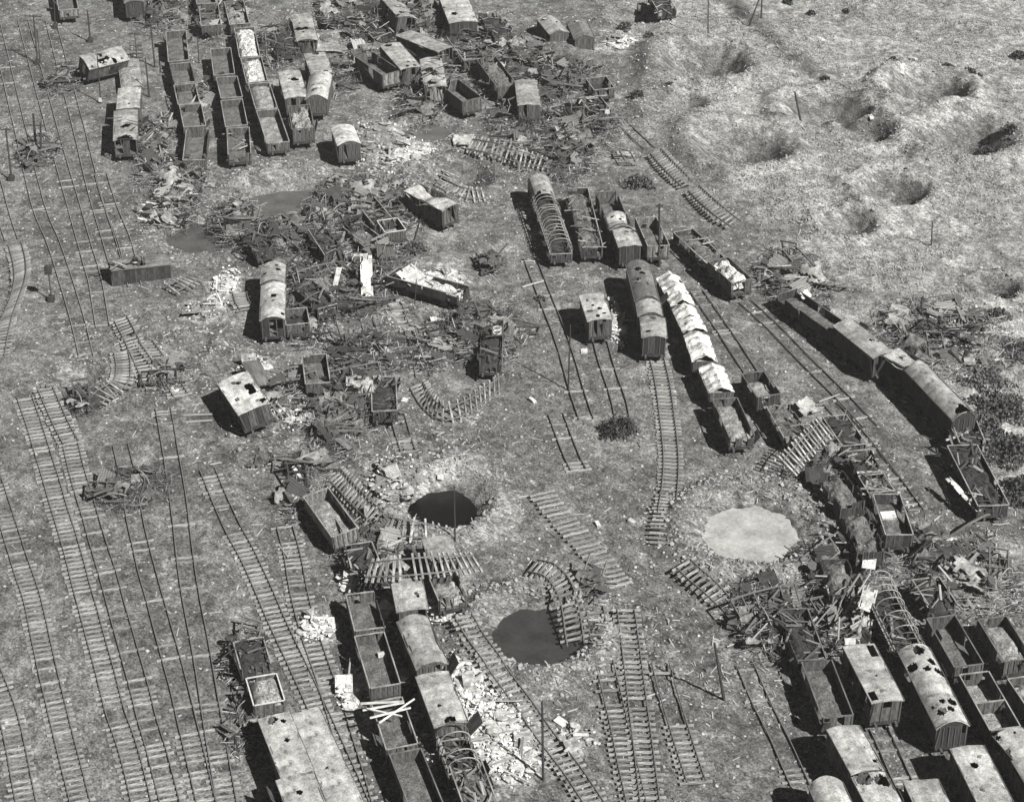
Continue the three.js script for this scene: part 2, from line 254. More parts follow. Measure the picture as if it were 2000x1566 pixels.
// ------------------------------------------------------------------ railway track
const railProfile = (() => { const s = new THREE.Shape(); const p = [[-0.055, 0], [0.055, 0], [0.055, 0.015], [0.012, 0.03], [0.012, 0.09], [0.034, 0.1], [0.034, 0.13], [-0.034, 0.13], [-0.034, 0.1], [-0.012, 0.09], [-0.012, 0.03], [-0.055, 0.015]]; return p; })();
function sweep(points, sides, ups, prof) {
  const pos = [], idx = [], n = prof.length;
  points.forEach((p, k) => { for (const [a, b] of prof) pos.push(p.x + sides[k].x * a + ups[k].x * b, p.y + sides[k].y * a + ups[k].y * b, p.z + sides[k].z * a + ups[k].z * b); });
  for (let k = 0; k + 1 < points.length; k++) for (let a = 0; a < n; a++) { const b = (a + 1) % n, o = k * n, q = o + n; idx.push(o + a, o + b, q + b, o + a, q + b, q + a); }
  const g = new THREE.BufferGeometry(); g.setAttribute('position', new THREE.Float32BufferAttribute(pos, 3)); g.setIndex(idx);
  const f = g.toNonIndexed(); f.computeVertexNormals(); return f;
}
// pts: [bearing x, bearing y, height = 0, roll in degrees = 0]
function track(label, pts, o = {}) {
  const torn = o.torn, g = thing(torn ? 'torn_track' : 'railway_track', label, torn ? 'torn track' : 'track', torn ? 'torn lengths of track' : 'tracks of the yard');
  const W = pts.map((p) => site(p[0], p[1], p[2] || 0)), rolls = pts.map((p) => rad(p[3] || 0));
  const curve = new THREE.CatmullRomCurve3(W, false, 'centripetal'), len = curve.getLength(), n = Math.max(4, Math.ceil(len / 1.1));
  const base = W[0].clone().setY(0), up0 = new THREE.Vector3(0, 1, 0);
  g.position.copy(base);
  const frame = (t) => {
    const p = curve.getPointAt(t), d = curve.getTangentAt(t), u = curve.getUtoTmapping(t) * (W.length - 1), k = Math.min(W.length - 2, Math.floor(u)), roll = rolls[k] + (rolls[k + 1] - rolls[k]) * (u - k);
    let s = new THREE.Vector3().crossVectors(d, up0); if (s.lengthSq() < 1e-4) s.set(1, 0, 0); s.normalize(); s.applyAxisAngle(d, roll);
    const v = new THREE.Vector3().crossVectors(s, d).normalize();
    if (!o.span) p.y += lie(p.x, p.z) * (torn ? 1 : 0.9);
    return { p: p.sub(base), d, s, v };
  };
  const rise = torn ? 0.18 : (o.rise ?? 0.095);
  if (o.rails !== false) for (const side of (o.one ? [-1] : [-1, 1])) {
    const P = [], S = [], V = [], a = o.railFrom?.[side < 0 ? 0 : 1] ?? 0, b = o.railTo?.[side < 0 ? 0 : 1] ?? 1, m = Math.max(3, Math.ceil(n * (b - a)));
    for (let k = 0; k <= m; k++) { const f = frame(a + (b - a) * k / m), j = o.wave ? (vn(k * 0.7, side * 9 + len) - 0.5) * o.wave : (vn(k * 0.25, side * 5 + len) - 0.5) * 0.06; P.push(f.p.addScaledVector(f.s, side * 0.755 + j).addScaledVector(f.v, rise)); S.push(f.s); V.push(f.v); }
    part('rail', sweep(P, S, V, railProfile), o.railMat || M.rail, g);
  }
  const every = (o.every || 0.66) * 1, mats = torn ? M.sleepersTorn : M.sleepers, runs = o.sleepers || [[0, 1]];
  const X = new THREE.Matrix4();
  for (const [a, b, miss = o.miss ?? (torn ? 0.05 : 0.12)] of runs) for (let d = a * len; d <= b * len; d += every) {
    if (R() < miss) continue;
    const f = frame(clamp((d + rr(-0.06, 0.06)) / len, 0, 1)), m = part('sleeper', BOX, pick(mats), g);
    const l = 2.5 + rr(-0.12, 0.12), skew = rr(-1, 1) * (torn ? 0.07 : 0.03);
    f.s.applyAxisAngle(f.v, skew); f.d = new THREE.Vector3().crossVectors(f.s, f.v);
    X.makeBasis(f.s, f.v, f.d.clone().multiplyScalar(1)); m.quaternion.setFromRotationMatrix(X);
    m.position.copy(f.p).addScaledVector(f.v, torn ? 0.09 : rise - 0.065 + rr(-0.02, 0.02)).addScaledVector(f.s, rr(-0.08, 0.08)); m.scale.set(l, torn ? 0.16 : 0.15, torn ? 0.2 : 0.21);
  }
  return g;
}

// ------------------------------------------------------------------ wagons
const AXLE = new THREE.CylinderGeometry(0.07, 0.07, 1.5, 7), WHEEL = new THREE.CylinderGeometry(0.48, 0.48, 0.13, 14);
function under(g, L, W, o = {}) {
  const ax = Math.max(1.2, L * 0.27);
  for (const s of [-1, 1]) {
    part('sole_bar', BOX, M.iron, g, [s * W * 0.36, 0.98, 0], [0.12, 0.26, L - 0.1]);
    part('buffer_beam', BOX, M.iron, g, [0, 0.98, s * (L / 2 - 0.02)], [W - 0.1, 0.3, 0.12]);
    for (const t of [-1, 1]) { part('buffer', CYL, M.ironPale, g, [t * 0.86, 1.0, s * (L / 2 + 0.28)], [0.13, 0.45, 0.13], [Math.PI / 2, 0, 0]); }
    if (!o.nowheels) { const x = part('axle', AXLE, M.wheel, g, [0, 0.5, s * ax], null, [0, 0, Math.PI / 2]); for (const t of [-1, 1]) part('wheel', WHEEL, M.wheel, x, [0, t * 0.74, 0]); }
  }
}
// a wall of separate panels and posts between two points of the wagon's plan
function wall(g, kind, x0, z0, x1, z1, y0, h, n, mats, o = {}) {
  const dx = x1 - x0, dz = z1 - z0, l = Math.hypot(dx, dz), a = Math.atan2(-dz, dx), w = l / n, dmg = o.dmg || 0, out = o.out || 1;
  for (let k = 0; k < n; k++) {
    if (R() < dmg * 0.55) continue;
    const t = (k + 0.5) / n, lean = R() < dmg ? rr(-0.9, 0.5) * out : rr(-0.03, 0.03), hh = R() < dmg * 0.8 ? h * rr(0.35, 0.95) : h;
    const m = part(o.door === k ? 'sliding_door' : kind, BOX, o.door === k ? mats[2] : pick(mats), g); m.rotation.order = 'YXZ';
    m.scale.set(w - 0.035, hh, 0.06); m.rotation.set(lean, a, (R() < dmg ? rr(-0.12, 0.12) : 0));
    const q = new THREE.Vector3(0, hh / 2, (o.door === k ? 0.07 * out : 0)).applyEuler(m.rotation); m.position.set(x0 + dx * t + q.x, y0 + q.y, z0 + dz * t + q.z);
  }
  for (let k = 0; k <= n; k++) { if (R() < dmg * 0.5) continue; const t = k / n, ex = clamp(t, 0.06 / l, 1 - 0.06 / l); part('post', BOX, o.post || M.ironPale, g, [x0 + dx * ex + Math.sin(a) * 0.05 * out, y0 + h / 2 - 0.03, z0 + dz * ex + Math.cos(a) * 0.05 * out], [0.09, h + 0.04, 0.09], [0, a, R() < dmg ? rr(-0.2, 0.2) : 0]); }
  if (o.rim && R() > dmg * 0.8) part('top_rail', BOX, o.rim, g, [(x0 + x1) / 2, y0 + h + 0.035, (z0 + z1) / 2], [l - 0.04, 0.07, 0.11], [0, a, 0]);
}
function walls(g, L, W, y0, h, mats, o = {}) {
  const hw = W / 2 - 0.05, hl = L / 2 - 0.05, ns = o.ns || Math.max(3, Math.round(L / 1.5)), ne = o.ne || 4, e = hw - 0.06, D = o.dmg || 0, q = o.open || '';
  if (!q.includes('l')) wall(g, 'side_panel', -hw, -hl, -hw, hl, y0, h, ns, mats, { ...o, out: -1, dmg: o.dl ?? D });
  if (!q.includes('r')) wall(g, 'side_panel', hw, -hl, hw, hl, y0, h, ns, mats, { ...o, out: 1, dmg: o.dr ?? D });
  if (!q.includes('f')) wall(g, 'end_panel', -e, -hl, e, -hl, y0, h, ne, mats, { ...o, out: -1, door: -1, dmg: o.df ?? D });
  if (!q.includes('n')) wall(g, 'end_panel', -e, hl, e, hl, y0, h, ne, o.endMats || mats, { ...o, out: 1, door: -1, dmg: o.dn ?? D });
}
function roof(g, L, W, y, o = {}) {
  const a = o.arch ?? 0.32, seed = R() * 90, holes = o.holes || [], nu = 24, nv = Math.round(L / 0.14), torn = o.torn || 0;
  const f = (u, v) => (o.gable ? a * (1 - Math.abs(2 * u / W)) : a * (1 - (2 * u / W) ** 2)) + (fbm(u * 1.2 + seed, v * 1.2, 2) - 0.5) * (o.sag ?? 0.14) - (o.dip || 0) * Math.exp(-((v - (o.dipAt || 0)) ** 2) / 2);
  const hole = (u, v) => {
    for (const [hu, hv, r, rect] of holes) if (rect ? Math.abs(u - hu * W / 2) < r * (0.9 + 0.2 * vn(v * 5, seed)) && Math.abs(v - hv * L / 2) < rect * (0.9 + 0.2 * vn(u * 5, seed)) : Math.hypot(u - hu * W / 2, (v - hv * L / 2) * 0.85) < r * (0.7 + 0.5 * vn(u * 2.2 + seed, v * 2.2) + 0.5 * vn(u * 7 + seed, v * 3))) return true;
    return torn && fbm(u * 0.7 + seed, v * 0.7 + seed, 3) < torn;
  };
  const m = part('roof', sheet(W + 0.12, L + 0.1, nu, nv, f, hole, 0.07, 6, seed), !o.mat || o.mat === M.roofPale ? pick(M.roofPales) : o.mat, g, [0, y, 0]);
  const k = o.battens ?? 3; for (let i = 1; i < k; i++) { }
  return m;
}
function loadOn(g, L, W, y, h, mat, rough = 0.5) { return part('load', heapGeo(W - 0.2, L - 0.2, h, R() * 80, rough), mat, g, [0, y, 0]); }
function strew(g, n, W, L, y, h, mats, lmin = 0.8, lmax = 2.6) {
  for (let k = 0; k < n; k++) { const l = rr(lmin, lmax), x = rr(-1, 1) * W / 2, z = rr(-1, 1) * L / 2; part('plank', BOX, pick(mats), g, [x, y + rr(0.05, h), z], [rr(0.09, 0.24), rr(0.03, 0.07), l], [rr(-0.35, 0.35), rr(0, 6.28), rr(-0.5, 0.5)]); }
}
const hoopCache = {};
function hoopGeo(W, h) {
  const k = W.toFixed(2) + '_' + h.toFixed(2); if (hoopCache[k]) return hoopCache[k];
  const p = []; for (let i = 0; i <= 12; i++) { const a = Math.PI * i / 12; p.push(new THREE.Vector3(-Math.cos(a) * W / 2, Math.sin(a) ** 0.75 * h, 0)); }
  return hoopCache[k] = new THREE.TubeGeometry(new THREE.CatmullRomCurve3(p), 18, 0.055, 5);
}
const TOP = { open: 2.35, box: 3.45, hoop: 3.5, tarp: 3.0, wreck: 2.0, flat: 1.5, low: 1.95 };
let wagonCount = 0;
// near and far: bearings of the middle of the two upper end edges
function wagon(kind, name, label, near, far, o = {}) {
  R = rng(1000 + 37 * ++wagonCount);
  const top = o.top ?? TOP[kind], a = site(near[0], near[1], top + (o.dy || 0)), b = site(far[0], far[1], top + (o.dy || 0)), L = clamp(a.distanceTo(b) + (a.z < -215 ? 0.45 : 0.1), 2.2, 18), W = o.W || (a.z < -215 ? 3.0 : 2.65);
  const g = thing(name, label, o.cat || 'wagon', o.group || 'wagons of the bombed trains');
  g.position.set((a.x + b.x) / 2, 0, (a.z + b.z) / 2); g.position.y = (o.dy || 0) + lie(g.position.x, g.position.z) * 0.8 + 0.02;
  g.rotation.order = 'YXZ'; g.rotation.set(rad((o.pitch || 0) + rr(-0.8, 0.8)), Math.atan2(a.x - b.x, a.z - b.z) + rad(rr(-1, 1)), rad((o.roll || 0) + rr(-1.6, 1.6)));
  if (o.roll) { g.position.y += Math.abs(Math.sin(rad(o.roll))) * W * 0.42; const s = new THREE.Vector3(Math.sin(rad(o.roll)) * (o.shift ?? top * 0.7), 0, 0).applyAxisAngle(new THREE.Vector3(0, 1, 0), g.rotation.y); g.position.add(s); }
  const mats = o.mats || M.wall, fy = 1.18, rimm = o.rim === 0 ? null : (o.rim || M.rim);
  if (!o.noUnder) under(g, L, W, o);
  if (!o.noFloor) part('floor', BOX, o.floor || M.bed, g, [0, fy - 0.05, 0], [W - 0.12, 0.1, L - 0.12]);
  if (kind === 'open' || kind === 'low') {
    const h = top - fy - 0.06; walls(g, L, W, fy, h, mats, { rim: rimm, dmg: 0.1, ne: 3 + wagonCount % 3, ...o });
    if (o.load !== 0) loadOn(g, L, W, fy, o.loadH ?? 0.14, o.load || M.bed, o.rough ?? 0.5);
    if (o.split !== undefined) wall(g, 'partition', -W / 2 + 0.1, o.split * L / 2, W / 2 - 0.1, o.split * L / 2, fy, h, 3, mats, { rim: rimm });
  } else if (kind === 'box') {
    const h = 3.2 - fy; walls(g, L, W, fy, h, mats, { door: 2, dmg: 0.08, ne: 3 + wagonCount % 3, ...o });
    roof(g, L, W, 3.2, { mat: o.roof, arch: o.arch, gable: o.gable, holes: o.holes, torn: o.torn, sag: o.sag, dip: o.dip, dipAt: o.dipAt });
    if (!o.noRib) for (const s of [-1, 1]) part('roof_edge', BOX, o.edge || M.rimDark, g, [s * (W / 2 + 0.08), 3.17, 0], [0.05, 0.13, L + 0.1]);
    if (o.gableEnd !== false) for (const s of [-1, 1]) { const sh = new THREE.Shape(), ar = o.arch ?? 0.32; sh.moveTo(-W / 2, 0); for (let i = 0; i <= 10; i++) { const u = -1 + i / 5; sh.lineTo(u * W / 2, (o.gable ? 1 - Math.abs(u) : 1 - u * u) * ar - 0.01); } part('end_gable', new THREE.ExtrudeGeometry(sh, { depth: 0.05, bevelEnabled: false }), mats[0], g, [0, 3.19, s * (L / 2 - 0.06) - 0.025]); }
  } else if (kind === 'tarp') {
    const h = 0.95; walls(g, L, W, fy, h, mats, { rim: null, ...o });
    const n = Math.max(2, Math.round(L / 2.6)), l = L / n, seed = R() * 50;
    for (let k = 0; k < n; k++) {
      const z = -L / 2 + (k + 0.5) * l, pk = rr(0.85, 1.15);
      part('tarpaulin', sheet(W + 0.1, l - 0.05, 16, Math.max(6, Math.round(l / 0.22)), (u, v) => { const e = Math.abs(2 * u / W), w = Math.cos(v / l * Math.PI * 0.96); return 0.95 * pk * (1 - e * 0.85) * (0.82 + 0.18 * w) + (fbm(u * 2.2 + seed, (v + z) * 2.2, 3) - 0.5) * 0.38 + 0.09 * Math.sin((v + z) * 5.2) * (1 - e * 0.4); }, (u, v) => o.rips && fbm(u * 1.1 + seed, (v + z) * 1.1, 2) < o.rips, 0.05, 6, seed), o.cloth || M.canvas, g, [0, fy + h - 0.1, z]);
    }
    loadOn(g, L, W, fy, 0.9, M.bedPale, 0.4);
  } else if (kind === 'hoop') {
    const n = Math.max(4, Math.round(L / 0.85)), h = 1.15;
    walls(g, L, W, fy, 0.75, M.burnt, { rim: M.rim, dmg: 0.35, ...o });
    for (const s of [-1, 1]) { part('cant_rail', BOX, M.rim, g, [s * (W / 2 - 0.06), 3.2 - h * 0.62, 0], [0.09, 0.09, L - 0.1]); for (let k = 0; k < n; k++) part('post', BOX, M.rimDark, g, [s * (W / 2 - 0.06), (fy + 3.2 - h * 0.62) / 2, -L / 2 + 0.12 + (L - 0.24) * k / (n - 1)], [0.08, 3.2 - h * 0.62 - fy, 0.08]); }
    for (let k = 0; k < n; k++) part('roof_hoop', hoopGeo(W - 0.1, h * rr(0.9, 1.08)), R() < 0.75 ? M.rim : M.ironPale, g, [0, 3.2 - h * 0.62, -L / 2 + 0.12 + (L - 0.24) * k / (n - 1)], null, [rr(-0.12, 0.12), rr(-0.06, 0.06), rr(-0.03, 0.03)]);
    loadOn(g, L, W, fy, 0.35, M.coal, 0.7); strew(g, 10, W - 0.4, L - 0.4, fy + 0.3, 0.6, M.plank);
    if (o.skin) part('roof', sheet(W + 0.1, L * o.skin, 12, 10, (u) => (h + 0.1) * Math.pow(Math.max(0.0, 1 - (2 * u / (W + 0.2)) ** 2), 0.42), (u, v) => v > L * o.skin * 0.3 && vn(u * 3, v * 3) < 0.45, 0.05, 6, 3), M.roofMid, g, [0, 3.2 - h * 0.62, -L / 2 + L * o.skin / 2]);
  } else if (kind === 'wreck') {
    walls(g, L, W, fy, rr(0.7, 1.1), o.mats || M.burnt, { rim: rimm, dmg: o.dmg ?? 0.6, ...o });
    loadOn(g, L, W, fy, o.loadH ?? 0.5, o.load || M.coal, 0.8); strew(g, o.planks ?? 16, W + 0.3, L, fy + 0.3, 0.8, o.pm || M.plank);
  } else if (kind === 'flat') {
    if (o.load !== 0) loadOn(g, L, W, fy, o.loadH ?? 0.3, o.load || M.bed, 0.5);
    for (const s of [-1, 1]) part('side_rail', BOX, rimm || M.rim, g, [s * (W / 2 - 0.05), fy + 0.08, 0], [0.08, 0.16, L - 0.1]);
  }
  if (kind === 'box' && R() < 0.5) for (let k = 0; k < 2; k++) { const x = rr(-0.3, 0.3) * W; part('roof_litter', chipGeo, pick(M.plank), g, [x, 3.22 + (o.arch ?? 0.32) * (1 - (2 * x / W) ** 2), rr(-0.4, 0.4) * L], [rr(0.3, 0.8), 0.16, rr(0.3, 0.7)], [0, rr(0, 6), 0]); }
  if (o.strew) strew(g, o.strew, W + 0.2, L, (kind === 'box' ? 3.5 : fy + 0.2), 0.5, o.pm || M.plank);
  return g;
}

// ------------------------------------------------------------------ heaps, poles and the rest
const chipGeo = (() => { const g = new THREE.IcosahedronGeometry(0.5, 0), p = g.attributes.position; for (let i = 0; i < p.count; i++) { const x = p.getX(i), y = p.getY(i), z = p.getZ(i), k = 0.7 + 0.6 * hash(Math.round(x * 50 + 90), Math.round(y * 50 + z * 31 + 70)); p.setXYZ(i, x * k, y * k * 0.7, z * k); } g.computeVertexNormals(); return g; })();
const sackGeo = (() => { const g = new THREE.SphereGeometry(0.5, 9, 6), p = g.attributes.position; for (let i = 0; i < p.count; i++) { const x = p.getX(i), y = p.getY(i), z = p.getZ(i), k = 1 + (vn(x * 6 + 8, z * 6 + y * 4 + 3) - 0.5) * 0.35; p.setXYZ(i, Math.sign(x) * Math.pow(Math.abs(x * 2), 0.7) / 2 * k, y * k, Math.sign(z) * Math.pow(Math.abs(z * 2), 0.8) / 2 * k); } g.computeVertexNormals(); return g; })();
let heapCount = 0;
const bend = (g, k, tw) => { const p = g.attributes.position; for (let i = 0; i < p.count; i++) { const x = p.getX(i), y = p.getY(i), z = p.getZ(i), a = tw * z; p.setXYZ(i, x * Math.cos(a) - y * Math.sin(a) + k * 0.4 * z * z * 0.1, x * Math.sin(a) + y * Math.cos(a) + k * z * z * 0.07, z); } g.computeVertexNormals(); return g; };
const bx = (w, h, l, x, y, z, sz = 1) => { const g = new THREE.BoxGeometry(w, h, l, 1, 1, sz); g.translate(x, y, z); return g; };
const FRAMES = [0, 1, 2, 3].map((k) => { const L = 4.6 + k * 0.7, a = []; for (const s of [-1, 1]) a.push(bx(0.13, 0.24, L, s * 0.85, 0, 0, 10)); for (let i = 0; i <= 5; i++) if (i !== k) a.push(bx(1.9, 0.16, 0.12, (i % 2) * 0.15, 0, -L / 2 + L * i / 5)); if (k % 2) a.push(bx(0.1, 0.1, L * 0.8, 0, 0.05, 0, 8)); return bend(mergeGeometries(a), [0.5, -0.4, 0.9, -0.2][k], [0.05, -0.12, 0.1, 0.02][k]); });
const WALLS = [0, 1, 2].map((k) => { const a = [], r = rng(60 + k); for (let i = 0; i < 9; i++) if (r() > 0.12) { const h = 1.2 + r() * 1.0; a.push(bx(0.235, 0.05, h, i * 0.26 - 1.1, r() * 0.05, (r() - 0.5) * 0.4)); } a.push(bx(2.3, 0.09, 0.12, 0, -0.06, -0.5), bx(2.2, 0.09, 0.12, 0, -0.06, 0.45)); return bend(mergeGeometries(a), [0.3, -0.5, 0.7][k], [0.1, 0.2, -0.15][k]); });
const SHEETS = [0, 1, 2].map((k) => sheet(1.8 + k * 0.4, 2.6 + k * 0.5, 14, 18, (u, v) => [0.5, -0.5, 0.7][k] * (1 - (u / (0.9 + k * 0.2)) ** 2) + (fbm(u * 1.3 + k * 9, v * 1.3, 3) - 0.5) * 0.7, (u, v) => Math.max(Math.abs(u) / (0.9 + k * 0.2), Math.abs(v) / (1.3 + k * 0.25)) > 0.6 && vn(u * 2.6 + k, v * 2.6) < 0.42, 0.03, 5, k));
const WHEELSET = (() => { const c = (r, l, y) => { const g = new THREE.CylinderGeometry(r, r, l, 14); g.translate(0, y, 0); return g; }; return mergeGeometries([c(0.07, 1.7, 0), c(0.48, 0.12, 0.74), c(0.48, 0.12, -0.74)]); })();
const EU = new THREE.Euler(), QU = new THREE.Quaternion(), VP = new THREE.Vector3(), VS = new THREE.Vector3(), MX = new THREE.Matrix4();
function stuffInto(parent, name, geo, mat, list, tones) {
  const m = new THREE.InstancedMesh(geo, mat, list.length); m.name = name; m.castShadow = m.receiveShadow = true; m.userData.kind = 'stuff';
  list.forEach((q, i) => { EU.set(q[6], q[7], q[8]); MX.compose(VP.set(q[0], q[1], q[2]), QU.setFromEuler(EU), VS.set(q[3], q[4], q[5])); m.setMatrixAt(i, MX); m.setColorAt(i, grey(pick(tones))); });
  parent.add(m); return m;
}
const chipMat = new THREE.MeshStandardMaterial({ color: 0xffffff, roughness: 1 });
// rx, rz in metres
function heap(name, label, cat, px, py, rx, rz, h, o = {}) {
  R = rng(5000 + 91 * ++heapCount); if (!o.sacks) h *= 1.65;
  const c = site(px, py), g = thing(name, label, cat, o.group); g.position.set(c.x, lie(c.x, c.z), c.z); g.rotation.y = rad(o.turn || 0);
  part('mound', dome(rx * (o.sacks ? 0.82 : 0.9), rz * (o.sacks ? 0.82 : 0.9), h * (o.sacks ? 0.7 : 0.6), R() * 90), o.base || M.earthDark, g);  // darkest bases: burnt wood plus shade between the pieces, put into the colour
  const put = () => { const a = rr(0, 6.283), q = Math.sqrt(R()); return [Math.cos(a) * q * rx * 0.95, Math.sin(a) * q * rz * 0.95, (1 - q * q)]; };
  for (let k = 0; k < (o.planks ?? 18); k++) { const [x, z, t] = put(), l = rr(o.lmin ?? 0.9, o.lmax ?? 3.0); part('plank', BOX, pick(o.mats || M.plank), g, [x, h * 0.6 * t + rr(0.1, 0.6), z], [rr(0.12, 0.3), rr(0.05, 0.1), l], [rr(-0.75, 0.75), o.dir !== undefined ? rad(o.dir) + rr(-0.5, 0.5) : rr(0, 6.28), rr(-0.5, 0.5)]); }
  if (!o.sacks) {
    const A = rx * rz, set = (name, geo, mat, f, up, tilt) => { const [x, z, t] = put(); part(name, geo, mat, g, [x * f, h * 0.55 * t + up, z * f], null, [rr(-tilt, tilt), rr(0, 6.28), rr(-tilt, tilt)]); };
    for (let k = 0; k < A / 8; k++) set('wagon_frame', FRAMES[k % 4], pick([M.iron, M.ironPale, M.rimDark]), 0.7, 0.55, 0.5);
    for (let k = 0; k < A / 6; k++) set('wall_section', WALLS[k % 3], pick(o.mats || M.plank), 0.85, 0.6, 0.9);
    for (let k = 0; k < A / 12; k++) set('roof_sheet', SHEETS[k % 3], pick([M.roofMid, M.roofDark, M.ironPale, M.roofMid]), 0.85, 0.55, 0.7);
    for (let k = 0; k < A / 12; k++) set('wheelset', WHEELSET, M.wheel, 0.9, 0.55, 0.6);
    for (let k = 0; k < A / 10; k++) set('roof_hoop', hoopGeo(2.6, 1.1), pick([M.rim, M.ironPale]), 0.8, 0.3, 0.8);
  }
  for (let k = 0; k < (o.bars ?? 4); k++) { const [x, z, t] = put(), l = rr(1.4, 4.2); part('iron_bar', BOX, M.iron, g, [x, h * 0.55 * t + 0.45, z], [rr(0.06, 0.14), rr(0.06, 0.16), l], [rr(-0.7, 0.7), rr(0, 6.28), 0]); }
  for (let k = 0; k < (o.plates ?? 4); k++) { const [x, z, t] = put(); part('panel', BOX, pick(o.mats || M.plank), g, [x, h * 0.6 * t + 0.45, z], [rr(0.8, 1.7), 0.06, rr(1, 2.4)], [rr(-1.1, 1.1), rr(0, 6.28), rr(-0.9, 0.9)]); }
  for (let k = 0; k < (o.wheels ?? 0); k++) { const [x, z, t] = put(); const w = part('wheel', CYL, M.wheel, g, [x, h * 0.5 * t + 0.35, z], [0.48, 0.13, 0.48], [rr(0, 3), rr(0, 3), rr(0, 3)]); }
  for (let k = 0; k < (o.sacks ?? 0); k++) { const [x, z, t] = put(); part('sack', R() < 0.5 ? sackGeo : chipGeo, pick(o.sackMats || M.sack), g, [x, h * 0.6 * t + rr(0.05, 0.2), z], [rr(0.35, 1.7), rr(0.1, 0.4), rr(0.3, 1.2)], [rr(-0.3, 0.3), rr(0, 6.28), rr(-0.3, 0.3)]); }
  const list = []; for (let k = 0; k < (o.bits ?? 90) * (o.sacks ? 1.5 : 5); k++) { const [x, z, t] = put(), s = 0.06 + 0.34 * Math.pow(R(), 2.2), lg = !o.sacks && R() < 0.8, e = 1.1 + 0.45 * R() * R(); list.push([x * e, h * 0.62 * t * (2 - e) + rr(-0.05, 0.5) * (e > 1.3 ? 0.3 : 1), z * e, lg ? rr(0.04, 0.1) : s, lg ? rr(0.04, 0.09) : s * 0.6, lg ? rr(0.4, 2.0) : s * 0.9, rr(-0.8, 0.8), rr(0, 6.28), rr(-0.6, 0.6)]); }
  if (list.length) stuffInto(g, 'splinters', chipGeo, chipMat, list, o.tones || [0.1, 0.3, 0.42, 0.16, 0.05, 0.04, 0.08, 0.2]);
  return g;
}
function pole(name, label, base, topPx, o = {}) {
  const b = site(...base), t = riseAt(...topPx, b.z), g = thing(name, label, o.cat || 'pole', o.group || 'masts and poles of the yard'); b.y = lie(b.x, b.z); g.position.copy(b);
  const d = t.clone().sub(b), l = d.length(), r = o.r || 0.14; g.quaternion.setFromUnitVectors(new THREE.Vector3(0, 1, 0), d.clone().normalize());
  part('mast', new THREE.CylinderGeometry(r * 0.75, r, l + 0.3, 8), M.pole, g, [0, l / 2 - 0.15, 0]);
  if (o.foot) part('footing', BOX, M.pole, g, [0, 0.3, 0], [0.7, 0.75, 0.7]);
  (o.arms || []).forEach(([f, w]) => { const a = part('crossarm', new THREE.BoxGeometry(w, 0.13, 0.12), M.pole, g, [0, l * f, 0.12]); for (const s of [-0.46, -0.2, 0.2, 0.46]) part('insulator', CYL8, M.ironPale, a, [w * s, 0.16, 0], [0.05, 0.2, 0.05]); });
  if (o.lamp) { part('lamp_box', BOX, M.pole, g, [0, l * o.lamp, 0.1], [0.75, 0.95, 0.55]); }
  if (o.plate) part('number_plate', BOX, M.white, g, [0, l * o.plate, 0.22], [0.42, 0.6, 0.05]);
  if (o.twin) { part('strut', new THREE.CylinderGeometry(r * 0.6, r * 0.7, l * o.twin, 7), M.pole, g, [0.35, l * o.twin / 2, 0]); }
  return g;
}
function bush(name, label, px, py, r, h, o = {}) {
  R = rng(9000 + 13 * ++heapCount);
  const c = site(px, py), g = thing(name, label, 'bush', o.group); g.position.set(c.x, lie(c.x, c.z) - 0.05, c.z);
  const st = []; for (let k = 0; k < (o.stems || 26); k++) { const a = rr(0, 6.28), q = rr(0.2, 1), p = [new THREE.Vector3(rr(-0.2, 0.2) * r, -0.15, rr(-0.2, 0.2) * r), new THREE.Vector3(Math.cos(a) * r * q * 0.5, h * rr(0.3, 0.8), Math.sin(a) * r * q * 0.5), new THREE.Vector3(Math.cos(a + 0.4) * r * q, h * rr(0.1, 1) * (1.1 - q * 0.6), Math.sin(a + 0.4) * r * q)]; st.push(new THREE.TubeGeometry(new THREE.CatmullRomCurve3(p), 6, o.tw || 0.035, 4)); }
  part('stems', mergeGeometries(st), M.twig, g);
  const lv = []; const Q = new THREE.PlaneGeometry(1, 1);
  for (let k = 0; k < (o.leaves ?? 420); k++) { const a = rr(0, 6.28), q = Math.pow(R(), 0.6) * (0.5 + 0.95 * vn(Math.cos(a) * 2.2 + px, Math.sin(a) * 2.2 + py)), y = h * (0.1 + 0.85 * R() * Math.sqrt(Math.max(0.04, 1 - q * q * 0.85))), s = rr(0.12, 0.3), l = Q.clone(); EU.set(rr(-1.3, 1.3), rr(0, 6.28), rr(-1, 1)); MX.compose(VP.set(Math.cos(a) * q * r, y, Math.sin(a) * q * r), QU.setFromEuler(EU), VS.set(s, s, s)); l.applyMatrix4(MX); lv.push(l); }
  if (lv.length) part('foliage', mergeGeometries(lv), o.mat || pick(M.leaf), g);
  return g;
}
// one flat piece lying on the ground or on a wreck: a board, a sheet of roof, a door
function slab(name, label, cat, px, py, w, l, y, turn, tiltX, tiltZ, mat, o = {}) {
  R = rng(12000 + 7 * ++heapCount);
  const c = site(px, py, y); const seed = R() * 60, m = solo(name, sheet(w, l, Math.max(4, Math.round(w / 0.11)), Math.max(4, Math.round(l / 0.11)), (u, v) => (fbm(u + seed, v, 2) - 0.5) * (o.buckle ?? 0.16) + (o.arch || 0) * (1 - (2 * u / w) ** 2), o.ragged ? (u, v) => Math.max(Math.abs(2 * u / w), Math.abs(2 * v / l)) > 0.7 && vn(u * 3.4 + seed, v * 1.6) < o.ragged : null, o.thick || 0.07, 6, seed), mat, label, cat, o.group);
  m.position.set(c.x, y + (y < 0.9 ? lie(c.x, c.z) : 0), c.z); m.rotation.order = 'YXZ'; m.rotation.set(rad(tiltX), rad(turn), rad(tiltZ)); return m;
}

